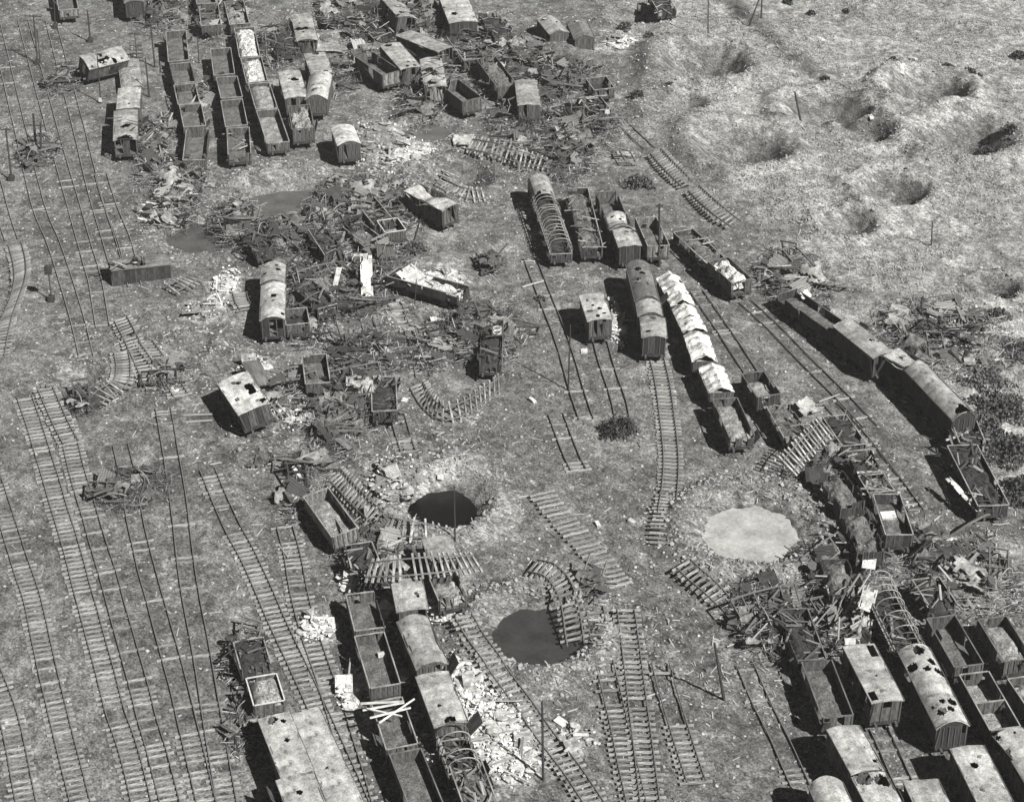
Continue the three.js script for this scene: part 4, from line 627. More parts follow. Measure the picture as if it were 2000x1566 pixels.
wagon('box', BV, 'van with burst holes across its roof at the picture foot', [1740, 1590], [1698, 1510], { roof: M.roofPale, arch: 0.2, holes: [[-0.4, -0.75, 0.5], [0.6, -0.6, 0.5]] });
wagon('box', BV, 'smooth round roofed van cut by the picture foot', [1650, 1612], [1612, 1528], { roof: M.roofPale, arch: 0.8 });
wagon('box', BV, 'grey square topped van cut by the picture foot', [1840, 1606], [1798, 1522], { roof: M.roofMid, arch: 0.1 });
wagon('box', BV, 'long flat pale van in the lower corner with one dark slot', [1962, 1590], [1889, 1456], { roof: M.roofPale, arch: 0.12, holes: [[-0.15, -0.45, 0.25]] });
wagon('open', OW, 'open wagon with a stick lying inside, right of the curved ribs', [1893, 1300], [1840, 1204], { top: 2.6, load: M.bed, loadH: 0.2, rim: M.rimDark });
wagon('open', OW, 'open wagon divided by one partition in the lower corner', [1964, 1422], [1905, 1314], { top: 2.6, load: M.bedPale, split: 0.05, rim: M.rim });
wagon('box', BV, 'torn pale roof half hidden at the lower corner edge', [2014, 1474], [1972, 1426], { roof: M.roofPale, torn: 0.42 });
wagon('box', BV, 'pale roof running out of the lower corner', [2080, 1590], [2012, 1478], { roof: M.roofPale });
wagon('open', OW, 'open wagon full of pale sand by the right edge', [1990, 1288], [1940, 1206], { top: 2.6, load: M.bedPale, loadH: 0.9, rough: 0.3, rim: M.rimDark });
wagon('open', OW, 'rubble filled wagon cut by the right edge', [2046, 1394], [1996, 1322], { top: 2.6, load: M.bedPale, loadH: 1.0, rough: 0.6 });
wagon('wreck', WW, 'wreck with white boards above the open wagon holding a stick', [1840, 1180], [1808, 1130], { planks: 14, dmg: 0.5 });
wagon('open', OW, 'tipped open wagon with pale rims west of the black pool', [676, 1040], [618, 962], { top: 2.6, load: M.bedPale, loadH: 0.5, roll: 5, mats: M.wallPale, rim: M.rim });
wagon('wreck', WW, 'burst wagon below the tipped open wagon', [724, 1128], [698, 1062], { planks: 18, dmg: 0.6 });
wagon('open', OW, 'short open wagon ahead of the long dark open wagon', [722, 1229], [702, 1158], { load: M.bed, rim: M.rim });
wagon('open', OW, 'long dark open wagon with a white box inside', [752, 1340], [721, 1238], { load: M.bed, rim: M.rim });
wagon('open', OW, 'open wagon with pale poles laid across it', [786, 1458], [756, 1366], { load: M.bed, rim: M.rim });
wagon('open', OW, 'open wagon leaving the picture foot in the long open row', [846, 1606], [790, 1468], { load: M.bed, rim: M.rimDark });
wagon('box', BV, 'brown flat roofed van under the flung track', [868, 1092], [852, 1046], { roof: M.roofMid, arch: 0.1 });
wagon('box', BV, 'pale flat roofed van just below the flung track', [806, 1186], [795, 1128], { roof: M.roofPale, arch: 0.12, holes: [[0.5, 0.2, 0.14]] });
wagon('open', OW, 'debris filled wagon right of the pale flat roofed van', [884, 1168], [866, 1124], { load: M.bedPale, loadH: 0.6, rough: 0.7, dn: 0.5 });
wagon('box', BV, 'round roofed van sagging in the middle of the spill row', [842, 1296], [806, 1206], { roof: M.roofMid, arch: 0.5, dip: 0.25 });
wagon('box', BV, 'pale flat roofed van beside the spilled white cargo', [880, 1410], [844, 1313], { roof: M.roofPale, arch: 0.2, holes: [[0, 0.9, 0.4], [-0.3, 0.3, 0.13]] });
wagon('hoop', WF, 'burnt van with bare hoops beside the spilled white cargo', [905, 1482], [882, 1416], {});
wagon('wreck', WW, 'debris heaped wagon at the picture foot below the bare hoops', [945, 1590], [908, 1492], { planks: 26, dmg: 0.5, load: M.bed });
wagon('box', BV, 'long pale roofed van at the end of the clear track', [710, 1640], [597, 1386], { roof: M.roofPale, arch: 0.1, W: 2.5, holes: [[-0.2, -0.1, 0.13], [0.3, 0.55, 0.16]] });
wagon('box', BV, 'pale roofed van with a burnt patch, west of the longest van', [580, 1506], [537, 1394], { roof: M.roofPale, arch: 0.1, W: 2.5, holes: [[-0.2, -0.85, 0.35], [0.4, -0.75, 0.2], [0.2, -0.1, 0.18]] });
wagon('box', BV, 'wide pale roof at the picture foot west of the longest van', [625, 1640], [577, 1512], { roof: M.roofPale, arch: 0.1, W: 2.9, holes: [[-0.1, -0.5, 0.2], [0.1, 0.2, 0.2]] });
wagon('open', RW, 'open wagon with a pale dome of spilt load and bright rim', [524, 1372], [508, 1320], { load: M.bedPale, loadH: 1.3, rough: 0.3, rim: M.white });
wagon('wreck', WW, 'charred wagon behind the dome of spilt load', [500, 1302], [484, 1250], { planks: 14, pm: M.plankDark, dmg: 0.4 });

// ------------------------------------------------------------------ pieces lying on the wrecks
slab('sheet_of_roof', 'pale flat sheet lying on the bank beyond the round roofed van', 'roof sheet', 645, 82, 4.6, 7.0, 0.9, 8, 0, -6, M.roofMid, { buckle: 0.4 });
slab('white_board', 'tall white splintered board standing among burnt axles', 'board', 716, 545, 1.35, 6.2, 2.3, 4, 42, 0, M.white, { ragged: 0.36, buckle: 0.1 });
slab('white_board', 'small white board beside the tall splintered one', 'board', 658, 540, 0.6, 2.4, 1.9, -12, 34, 0, M.white);
slab('white_board', 'white perforated panel leaning on the long burnt wagon', 'board', 802, 536, 2.4, 2.8, 2.4, 40, 8, 12, M.roofWhite, { ragged: 0.2 });
slab('white_board', 'bright white beam across the smashed wagon line', 'beam', 1692, 923, 1.7, 0.5, 1.9, 6, 0, 0, M.white);
slab('white_crate', 'bright white crate top in the dark ended open wagon', 'crate', 1736, 1005, 1.4, 0.9, 1.95, 6, 10, 0, M.white, { thick: 0.5, buckle: 0.05 });
slab('white_crate', 'small white box lying in the long dark open wagon', 'crate', 745, 1275, 0.65, 0.4, 1.7, 14, 0, 0, M.white, { thick: 0.4, buckle: 0.03 });
slab('white_board', 'white plank lying near the burnt engine chassis', 'board', 857, 623, 1.9, 0.9, 0.35, 10, 0, 0, M.roofWhite, { ragged: 0.3 });
slab('white_board', 'long white board beside the bent pipe on the bank', 'board', 1845, 1054, 2.5, 0.45, 0.4, 6, 0, 0, M.white);
slab('white_board', 'pale broken door on the ribbed wreck', 'door', 1699, 1095, 1.2, 2.0, 1.8, -14, 12, 0, M.roofWhite);
slab('white_board', 'white block behind the flat pale roofed van', 'board', 1661, 1250, 0.9, 0.5, 2.6, 0, 0, 0, M.white, { thick: 0.3 });
slab('white_board', 'white framed panel on the dark leading wagon of the bank train', 'board', 1573, 574, 1.4, 1.2, 2.2, 30, 20, 0, M.white, { ragged: 0.3 });
slab('white_board', 'long white splinters on the gutted wagon at the train end', 'boards', 1882, 965, 0.6, 5.2, 1.9, 24, 6, 0, M.white, { ragged: 0.4 });
slab('sheet_of_roof', 'pale buckled sheet in front of the short open wagon', 'roof sheet', 1505, 794, 1.4, 1.8, 1.3, 20, 20, 0, M.roofMid, { ragged: 0.3 });
slab('sheet_of_roof', 'pale earth slab beside the smashed wagon line', 'roof sheet', 1574, 792, 2.2, 2.4, 0.8, 30, 10, 0, M.roofPale, { ragged: 0.4 });
slab('sheet_of_roof', 'curved dark sheet leaning by the black shadow of the bank train', 'roof sheet', 1592, 930, 1.8, 2.0, 1.0, 0, 30, 0, M.burnt[0]);
slab('sheet_of_roof', 'torn pale sheet on the ribs of the burnt van', 'roof sheet', 1696, 1170, 1.3, 2.4, 3.5, -20, 20, -14, M.roofPale, { ragged: 0.4 });
slab('sheet_of_roof', 'pale triangular sheet by the arched torn track', 'roof sheet', 905, 272, 2.8, 2.2, 0.8, 0, 12, 0, M.roofPale, { ragged: 0.35 });
for (const [k, x, y, w, l] of [[0, 1141, 684, 0.7, 0.7], [1, 1040, 780, 0.35, 0.9], [2, 340, 761, 0.6, 0.8], [3, 1168, 1022, 0.8, 0.4], [4, 1235, 1016, 0.7, 0.5], [5, 860, 936, 0.6, 1.0], [6, 1787, 113, 0.8, 1.2], [7, 1193, 582, 0.7, 0.7], [8, 1855, 658, 1.0, 1.0], [9, 1953, 702, 0.9, 0.8], [10, 1700, 240, 0.5, 1.3], [11, 1095, 1408, 0.7, 1.0], [12, 790, 780, 0.7, 0.7], [13, 680, 1378, 0.9, 0.9]])
  slab('white_scrap', ['white square scrap below the single standing van', 'white upright scrap north of the black pool', 'white scrap among the torn junction sleepers', 'white scrap beside the bare sleeper row', 'smaller white scrap between bare sleepers and curving track', 'white square scrap at the lip of the black pool', 'bright white scrap alone on the far grass', 'white scrap beside the single standing van', 'round white scrap beyond the bank train', 'oval white scrap farther up the bank', 'white scrap between the two grass craters', 'white block beside the slanting sleepered track', 'white round scrap by the standing fence of track', 'white block beside the open wagon row'][k], 'scrap', x, y, w, l, 0.25, k * 37, 6, 8, M.white, { thick: 0.22, ragged: 0.2 });

// loose poles and beams
function beam(name, label, a, b, r, mat, ha = 0.2, hb = 0.2) {
  const p = site(a[0], a[1], ha), q = site(b[0], b[1], hb), d = q.clone().sub(p), m = solo(name, new THREE.BoxGeometry(r, d.length(), r * 0.8), mat, label, 'beam', 'loose beams');
  m.position.copy(p).add(q).multiplyScalar(0.5); if (ha < 0.6 && hb < 0.6) m.position.y += lie(m.position.x, m.position.z); m.quaternion.setFromUnitVectors(new THREE.Vector3(0, 1, 0), d.normalize()); return m;
}
[[[704, 1374], [789, 1370]], [[708, 1387], [789, 1372]], [[716, 1384], [785, 1399]], [[722, 1402], [802, 1382]], [[740, 1412], [809, 1365]]].forEach(([a, b], k) => beam('pale_pole', ['upper straight pale pole across the open wagon', 'second pale pole slanting across the open wagon', 'pale pole sloping down across the open wagon', 'lowest long pale pole across the open wagon', 'steep pale pole crossing the others on the open wagon'][k], a, b, 0.15, M.white, 2.55 + k * 0.13, 2.55 + k * 0.13));
[[[1455, 1235], [1530, 1140], 'upright dark timber leaning at the charred open wagon', 2.6], [[1468, 1250], [1548, 1165], 'second dark timber leaning beside the charred wagon', 2.4], [[1592, 1222], [1635, 1172], 'pale beam slanting up from the wagons to the curved ribs', 2.5], [[1640, 1180], [1680, 1120], 'long pale lath leaning on the curved ribs', 3.4], [[1652, 1196], [1700, 1120], 'second long pale lath leaning on the curved ribs', 3.5], [[1638, 1250], [1640, 1205], 'pale bent bar hanging above the flat pale roofed van', 2.6],
 [[1865, 880], [1855, 850], 'short stick by the end hole of the bank van', 2.5], [[1640, 770], [1600, 785], 'pale board lying on the open strip', 0.3], [[1690, 735], [1735, 715], 'long pale board in the grass of the open strip', 0.3], [[630, 970], [670, 1038], 'pale strut standing in the tipped open wagon', 2.2], [[1870, 1262], [1889, 1248], 'thin stick lying in the open wagon', 1.6], [[468, 838], [458, 842], 'pale stick at the foot of the tipped van', 0.4], [[1020, 560], [1062, 548], 'thin pale lath in the dust above the single van', 0.2],
 [[545, 1066], [562, 1088], 'dark beam on the ground below the tipped open wagon', 0.2], [[430, 60], [465, 25], 'pale timber sticking up behind the second open row', 2.2], [[336, 45], [350, 22], 'white splintered timber above the westmost open row', 1.2], [[354, 812], [414, 810], 'pale sleeper lying alone, upper of two', 0.2], [[356, 826], [414, 822], 'pale sleeper lying alone, lower of two', 0.2]].forEach(([a, b, l, h], k) => beam('beam', l, a, b, k % 3 ? 0.13 : 0.18, h < 0.5 ? M.plank[3] : pick([M.rim, M.plank[1], M.ironPale]), h < 0.5 ? 0.15 : h * 0.5, h));

// ------------------------------------------------------------------ heaps of wreckage
const WH = 'wreckage_heap', SH = 'cargo_heap';
const heaps = [
  ['burnt timber heap with twisted axles above the hatch hole van', 690, 440, 5.5, 7, 1.3, { planks: 46, bars: 14, wheels: 5, mats: M.plankDark, bits: 260 }],
  ['splintered dark timbers left of the diagonal low wagon', 518, 470, 4.6, 5, 1.1, { planks: 38, bars: 10, wheels: 3, mats: M.plankDark, bits: 220 }],
  ['burnt wreckage spread right of the hatch hole van', 620, 570, 5.5, 8, 1.3, { planks: 46, bars: 14, plates: 7, mats: M.plankDark, bits: 300 }],
  ['charred heap between the white board and long burnt wagon', 745, 525, 3.2, 6, 1.8, { planks: 22, bars: 10, plates: 4, mats: M.plankDark, bits: 160, base: M.charShade }],
  ['crumpled dark sheets below the tall white board', 680, 590, 4, 4.5, 1.0, { planks: 16, plates: 9, bars: 8, mats: M.plankDark, bits: 140 }],
  ['large pile of splintered poles beside the burnt skeleton wagon', 670, 785, 5.2, 7, 1.5, { planks: 70, bars: 12, lmax: 4.2, mats: M.plankDark, bits: 260 }],
  ['knot of burnt iron and wheels below the sleepered track', 715, 705, 4.2, 5.5, 1.4, { planks: 24, bars: 20, wheels: 5, mats: M.plankDark, bits: 180, base: M.charShade }],
  ['splinters spread below the pole pile', 655, 850, 2.6, 6, 0.8, { planks: 20, mats: M.plankDark, bits: 120, base: M.charShade }],
  ['twisted iron around the engine chassis with ringed hatch', 935, 655, 3.2, 7, 0.9, { planks: 16, bars: 18, mats: M.plankDark, bits: 180 }],
  ['twisted dark wreck right of the engine chassis', 985, 655, 2.2, 6, 0.7, { planks: 14, bars: 8, bits: 120 }],
  ['frame of broken window boards above the tipped open wagon', 610, 925, 2.2, 4, 1.5, { planks: 22, plates: 3, mats: [M.rim, M.white, ...M.plankDark], bits: 120 }],
  ['splinters and pipes between tipped wagon and torn track', 735, 1075, 3.6, 6, 0.8, { planks: 34, bars: 10, bits: 180 }],
  ['rubble wedged between the two near wagon rows, upper', 745, 1160, 1.6, 4, 0.9, { planks: 14, sacks: 6, bits: 120 }],
  ['rubble wedged between the two near wagon rows, middle', 792, 1290, 1.3, 6, 0.8, { planks: 16, sacks: 5, bits: 140 }],
  ['rubble wedged between the two near wagon rows, lower', 832, 1440, 1.4, 6, 0.7, { planks: 16, sacks: 3, bits: 140 }],
  ['far heap of broken vans at the upper edge', 800, 40, 7, 13, 1.6, { planks: 50, bars: 12, plates: 10, bits: 320 }],
  ['smashed timbers between the two open rows at the back', 440, 35, 3.6, 11, 1.6, { planks: 40, bars: 8, lmax: 4, bits: 160 }],
  ['dark brush of broken laths beside the rubble filled row', 545, 92, 3.5, 9, 1.5, { planks: 46, mats: M.plankDark, bits: 220, base: M.charShade }],
  ['broken roofing and boards above the big slewed open wagon', 715, 75, 4, 9, 1.1, { planks: 36, plates: 8, bits: 200 }],
  ['crushed frames right of the slatted torn van', 905, 100, 5, 10, 1.4, { planks: 40, bars: 18, plates: 4, bits: 240 }],
  ['tangled wreckage right of the deep black gap', 985, 130, 5, 12, 1.2, { planks: 44, bars: 14, plates: 8, bits: 280 }],
  ['dark overgrown wreckage by the small open box wagon', 1100, 165, 6, 10, 1.5, { planks: 40, bars: 16, mats: M.plankDark, bits: 280 }],
  ['wreckage strip below the white sided frame', 1130, 260, 5.5, 8, 1.0, { planks: 44, bars: 16, plates: 4, mats: M.plankDark, bits: 260 }],
  ['burnt scraps above the bare hoop van', 1110, 320, 3.2, 6, 1.2, { planks: 24, bars: 18, mats: M.plankDark, bits: 160, base: M.charShade }],
  ['heap of dark boards near the arched torn track', 1015, 300, 3, 6, 0.8, { planks: 20, bars: 6, bits: 140 }],
  ['broken boards left of the far crater track', 700, 400, 3.6, 8, 0.9, { planks: 36, bits: 200 }],
  ['broken boards and laths by the alone standing tall van', 770, 410, 4, 8, 0.9, { planks: 40, bits: 200, dir: 40 }],
  ['smashed cab and boards below the westmost open row', 355, 360, 3.8, 7, 1.4, { planks: 34, plates: 6, mats: [M.rim, ...M.plank], bits: 200 }],
  ['pale splintered heap left of the wet crater', 335, 415, 3.6, 6, 0.9, { planks: 36, mats: [M.rim, M.white, ...M.plank], bits: 200, base: M.earthPale }],
  ['splinters strewn along the burnt engine line', 305, 290, 2.2, 11, 0.6, { planks: 40, mats: [M.rim, ...M.plank], bits: 240, base: M.earth }],
  ['wrecked wagon scraps behind the van thrown across tracks', 125, 160, 2.2, 5, 0.8, { planks: 12, bars: 8, mats: M.plankDark, bits: 140, base: M.charShade }],
  ['heap of dark scrap at the upper edge behind the dark van', 325, 22, 4.5, 10, 1.8, { planks: 26, mats: M.plankDark, bits: 160, base: M.earthDark }],
  ['ruined frame of boards under the standing grid', 1600, 890, 3.0, 5, 1.4, { planks: 24, bars: 8, bits: 160, mats: M.plankDark, base: M.charShade }],
  ['broken ribs between the pale pool and the smashed line', 1700, 1085, 1.6, 4, 0.7, { planks: 18, bars: 6, bits: 120, mats: M.plankDark }],
  ['black charred heap below the pool side wrecks', 1602, 1120, 1.8, 4, 0.8, { planks: 14, bars: 8, bits: 120, mats: M.plankDark, base: M.charShade }],
  ['tangle of laths behind the flat pale roofed van', 1655, 1208, 2.6, 5, 1.2, { planks: 26, lmax: 4.5, bits: 120, dir: 150 }],
  ['black heap beside the pale broken door', 1810, 1085, 2.2, 4, 1.1, { planks: 12, bars: 6, bits: 90, mats: M.plankDark, base: M.charShade }],
  ['broken boards between curved ribs and the sand wagon', 1890, 1140, 5, 6, 0.8, { planks: 18, bars: 4, plates: 1, bits: 220, base: M.earth }],
  ['leaning charred timbers by the charred open wagon', 1500, 1210, 3.2, 6, 1.7, { planks: 26, bars: 8, lmax: 4, bits: 160, mats: M.plankDark, base: M.charShade, dir: 150 }],
  ['scraps along the ledge of the long grounded train', 1840, 660, 7, 8, 0.6, { planks: 50, bits: 340, mats: [M.rim, M.white, ...M.plank], base: M.earthPale }],
  ['rubble at the head of the long grounded train', 1550, 545, 4.5, 7, 0.8, { planks: 22, bits: 220, base: M.earth }],
  ['twisted iron on the ground left of the bare hoop van', 960, 520, 1.2, 2, 0.5, { planks: 6, bars: 5, bits: 50, mats: M.plankDark }],
  ['loose boards below the overturned van shell', 330, 735, 1.6, 3, 0.4, { planks: 10, bits: 60 }],
  ['dark burnt brush patch across the buried tracks', 258, 958, 3.2, 3.2, 0.5, { planks: 26, bars: 10, mats: M.plankDark, bits: 300, base: M.earthDark, tones: [0.03, 0.06, 0.1, 0.2] }],
  ['black scraps lying in the small dark pit', 496, 896, 1.5, 2, 0.5, { planks: 8, bars: 6, mats: M.plankDark, bits: 60, base: M.charShade, tones: [0.02, 0.04] }],
  ['dark scrap pile at the end of the buckled junction track', 165, 785, 1.6, 2.4, 0.5, { planks: 10, mats: M.plankDark, bits: 120, base: M.earthDark, tones: [0.03, 0.06, 0.15] }],
  ['scraps around the wrecked signal base', 78, 300, 2.2, 5, 0.7, { planks: 12, bars: 12, mats: M.plankDark, bits: 120, base: M.earthDark }],
  ['charred frames behind the dome of spilt load', 475, 1290, 1.8, 3, 0.9, { planks: 16, bars: 8, mats: M.plankDark, bits: 120, base: M.charShade }],
  ['broken beams beside the curled track at the grey pool', 1150, 1160, 1.4, 2, 0.5, { planks: 10, bits: 60 }],
  ['burnt laths spread left of the blackened frame wagon', 460, 440, 2.6, 5, 0.7, { planks: 22, mats: M.plankDark, bits: 200, base: M.charShade }],
  ['dark debris joining the diagonal low wagon and the axles', 620, 452, 3.4, 7, 1.2, { planks: 34, bars: 10, mats: M.plankDark, bits: 260, base: M.charShade }],
  ['broken boards behind the small pale rimmed wagon end', 745, 415, 3.0, 7, 0.9, { planks: 26, bits: 200, mats: M.plankDark }],
  ['scorched scraps under the tall white board', 720, 590, 2.0, 2, 0.3, { planks: 8, bits: 120, mats: M.plankDark, base: M.charShade }],
  ['scorched debris at the foot of the hatch hole van', 590, 650, 2.4, 3, 0.6, { planks: 14, bits: 140, mats: M.plankDark }],
  ['torn earth and laths between pole pile and chassis', 840, 690, 2.6, 4, 0.5, { planks: 14, bits: 160, base: M.earth }],
  ['dark laths between tipped van and grey filled wagon', 575, 770, 2.0, 4, 0.9, { planks: 22, bits: 180, mats: M.plankDark, base: M.charShade }],
  ['scraps left of the tipped open wagon', 585, 975, 1.3, 4, 0.7, { planks: 14, bits: 120, mats: M.plankDark, base: M.charShade }],
  ['matted wreckage filling the top centre yard', 680, 20, 4.5, 9, 1.0, { planks: 30, bits: 240, mats: M.plankDark }],
  ['matted wreckage between slewed wagon and puddle', 820, 205, 3.6, 7, 0.6, { planks: 20, bits: 200 }],
  ['dark wreckage behind the short flat roofed van', 1040, 130, 4, 9, 1.0, { planks: 30, bits: 240, mats: M.plankDark, base: M.charShade }],
  ['dark wreckage before the short flat roofed van', 1010, 235, 4, 6, 0.7, { planks: 24, bits: 220, mats: M.plankDark }],
  ['tangled scraps below the far crater ladder', 660, 400, 2.6, 6, 0.7, { planks: 24, bits: 180, mats: M.plankDark }],
  ['crushed boards behind the round roofed far van', 660, 150, 2.6, 7, 0.6, { planks: 16, bits: 160 }],
  ['scraps in the gap between the first open rows', 405, 190, 1.0, 12, 0.3, { planks: 12, bars: 0, plates: 0, bits: 120, base: M.earth }],
  ['dark scrap dumped beside the pale roofed vans', 480, 1420, 1.6, 3, 0.5, { planks: 10, bits: 90, mats: M.plankDark }],
];
for (const [l, x, y, rx, rz, h, o] of heaps) heap(WH, l, 'wreckage', x, y, rx, rz, h, { ...o, group: 'heaps of wreckage' });
const cargo = [
  ['broad spill of white cargo beside the bare hoops, lower part', 962, 1432, 3.0, 4.4, 0.9, 90], ['spill of white cargo along the pale flat roofed van', 905, 1335, 1.7, 4.2, 0.8, 50],
  ['white cargo thinning out toward the slanting track', 1005, 1478, 1.8, 3, 0.4, 26], ['white lumps beside the clear sleepered track', 622, 1230, 1.5, 1.7, 0.6, 22], ['white bags dropped beside the long open row', 690, 1345, 1.5, 2.6, 0.6, 20],
  ['white spill beside the round roofed grey van', 440, 562, 1.6, 4.5, 0.6, 28], ['white lumps on the dusty slope below the white spill', 405, 605, 2.4, 2.2, 0.35, 18, 1], ['white spill on the far bank beyond the dark brush', 1212, 84, 2.6, 2.4, 0.5, 18],
  ['pale broken cargo beside the bright topped small van', 745, 280, 4.6, 8, 1.0, 70, 1], ['white spill at the head of the bright topped small van', 795, 298, 3.6, 4, 0.5, 40], ['pale crust on the shore of the black pool', 775, 955, 2.8, 4, 0.6, 34, 1],
  ['white spill between single van and round dark roof', 1205, 640, 0.9, 4.5, 0.4, 26], ['white dust on the crosswise burnt wagon', 855, 552, 3.0, 2.6, 0.7, 40], ['white shreds near the engine chassis', 905, 656, 1.4, 1.6, 0.4, 16],
  ['white blanket of spill on the near side of the tipped van', 585, 800, 2.6, 3.2, 0.5, 38], ['white bags on the floor of the tipped van', 495, 722, 1.5, 2.4, 0.7, 20], ['white bags along the side of the short open wagon', 742, 1215, 0.9, 2.4, 0.7, 16], ['white bags below the debris filled wagon', 862, 1195, 1.3, 1.6, 0.6, 16], ['white bags dropped ahead of the short open wagon', 690, 1142, 1.2, 1.4, 0.6, 12],
  ['pale bags below the slanting track at the foot', 1125, 1445, 1.4, 2, 0.35, 14, 1], ['white chips by the burst hatch of the far small van', 690, 310, 2, 2, 0.4, 12, 1],
];
for (const [l, x, y, rx, rz, h, n, dull] of cargo) heap(SH, l, 'spilled cargo', x, y, rx, rz, h, { planks: 3, bars: 0, plates: 1, sacks: n, base: dull ? M.earthPale : M.bedWhite, bits: n * 4, tones: dull ? [0.5, 0.4, 0.3, 0.22, 0.6] : [0.9, 0.8, 0.6, 0.45], sackMats: dull ? [M.earthPale, M.earth, M.sack[2]] : M.sack, mats: [M.white, M.rim], group: 'spills of white cargo' });
// loose earth beside the pools
// ------------------------------------------------------------------ poles and signals
pole('telegraph_pole', 'bare pole by the spilled white cargo at the foot', [1061, 1523], [1059, 1370], { r: 0.11 });
pole('telegraph_pole', 'bare leaning pole between the pale pool and the charred wagon', [1415, 1369], [1396, 1257], { r: 0.13 });
pole('telegraph_pole', 'thin bare pole below the single standing van', [1110, 762], [1114, 634], { r: 0.09 });
pole('telegraph_pole', 'tall pole rising between the middle wagon rows', [1288, 520], [1288, 398], { r: 0.15, arms: [[0.97, 0.8]] });
pole('telegraph_pole', 'dark pole standing in front of the black pool', [889, 1066], [887, 948], { r: 0.08 });
pole('telegraph_pole', 'leaning pole alone on the far grass by a crater', [1563, 251], [1553, 180], { r: 0.15 });
pole('telegraph_pole', 'tall thin pole on the far grass near the dark ditch', [1383, 74], [1384, -20], { r: 0.1 });
pole('telegraph_pole', 'short stick pole in the bank grass', [1820, 476], [1822, 432], { r: 0.09 });
pole('telegraph_pole', 'far bank pole beside the loose scraps', [1800, 628], [1801, 580], { r: 0.09 });
pole('telegraph_pole', 'dark pole right of the van thrown across tracks', [302, 131], [293, 44], { r: 0.12, arms: [[0.96, 1.4]] });
pole('telegraph_pole', 'dark pole behind the burnt engine line', [291, 190], [283, 113], { r: 0.12 });
pole('telegraph_pole', 'pole between the two empty open rows', [388, 124], [385, 72], { r: 0.09 });
pole('telegraph_pole', 'leaning dark pole above the tall alone van', [806, 478], [821, 428], { r: 0.12 });
pole('telegraph_pole', 'thin pale pole in front of the long burnt wagon', [810, 595], [813, 545], { r: 0.06 });
pole('wire_frame_pole', 'lattice pole with many short crossarms behind the dusty flat wagon', [268, 132], [262, 62], { r: 0.07, arms: [[0.95, 1.4], [0.62, 1.8], [0.5, 1.8], [0.4, 1.9], [0.3, 1.9], [0.2, 1.9]] });
pole('signal_mast', 'tall signal mast with a crossarm in the far corner', [73, 125], [64, 29], { r: 0.12, arms: [[0.98, 2.4]], twin: 0.72, foot: 1, cat: 'signal' });
pole('signal_mast', 'signal mast near the edge with one short arm', [22, 352], [10, 250], { r: 0.13, arms: [[0.98, 1.3]], foot: 1, cat: 'signal' });
pole('signal_mast', 'small signal with a square head in the dusty tracks', [100, 588], [93, 524], { r: 0.08, lamp: 0.97, foot: 1, cat: 'signal' });
pole('signal_mast', 'dark mast with a thick top beside the upper edge', [176, 82], [170, 20], { r: 0.14, foot: 1, arms: [[0.6, 0.7]], cat: 'signal' });
pole('signal_mast', 'mast with a white plate in front of the thrown van', [196, 201], [189, 108], { r: 0.1, plate: 0.08, cat: 'signal' });
pole('signal_mast', 'broken signal mast with a bushy head among scraps', [70, 300], [64, 222], { r: 0.2, arms: [[0.72, 2.2]], foot: 1, cat: 'signal' });
pole('signal_mast', 'shorter twin of the broken signal among scraps', [80, 308], [78, 238], { r: 0.15, arms: [[0.9, 0.8]], cat: 'signal' });
pole('signal_mast', 'thin mast with a small head near the upper corner', [107, 55], [104, -10], { r: 0.08, foot: 1, cat: 'signal' });
pole('a_frame_pole', 'slanting stay of the pole pair at the far ditch', [1463, 52], [1490, -20], { r: 0.13 });
pole('a_frame_pole', 'upright of the pole pair at the far ditch', [1487, 36], [1490, -30], { r: 0.13 });
// ------------------------------------------------------------------ bushes
bush('burnt_bush', 'big dark burnt bush alone on the open ground', 1212, 848, 1.9, 2.3, { stems: 150, leaves: 420, mat: M.leaf[2], tw: 0.04 });
bush('scrub_bush', 'round dark bush by the top of the deep open wagon', 1248, 362, 1.7, 1.4, { leaves: 900, mat: M.leaf[1] });
bush('scrub_bush', 'dark bush beside the overturned far signal scraps', 95, 292, 1.4, 1.1, { leaves: 500 });
bush('scrub_bush', 'bush at the foot of the leaning dark pole', 812, 490, 1.5, 1.2, { leaves: 560, mat: M.leaf[1] });
bush('scrub_bush', 'dark scrub right of the long burnt wagon', 880, 630, 1.8, 1.0, { leaves: 560, mat: M.leaf[1] });
bush('scrub_bush', 'flat dark scrub on the beach above the bare sleeper row', 1055, 585, 0.7, 0.5, { leaves: 160 });
bush('scrub_bush', 'dark weeds on the bank over the gutted wagon', 1955, 800, 3.4, 1.0, { leaves: 1400, mat: M.leaf[0] });
bush('scrub_bush', 'second dark patch of weeds beyond the bank van', 1920, 740, 3.0, 0.8, { leaves: 1200, mat: M.leaf[1] });
bush('scrub_bush', 'broad dark scrub beside the gutted wagon at the train end', 1968, 880, 3.2, 1.0, { leaves: 1300, mat: M.leaf[0] });
bush('scrub_bush', 'scrub creeping down the bank behind the gutted wagon', 1990, 960, 2.6, 0.9, { leaves: 1000, mat: M.leaf[2] });
bush('scrub_bush', 'ragged scrub above the holed end of the bank van', 1925, 835, 2.4, 0.8, { leaves: 900, mat: M.leaf[1] });
bush('scrub_bush', 'ragged scrub between the bank weeds and the loose scraps', 1985, 690, 3.0, 0.9, { leaves: 1200, mat: M.leaf[1] });
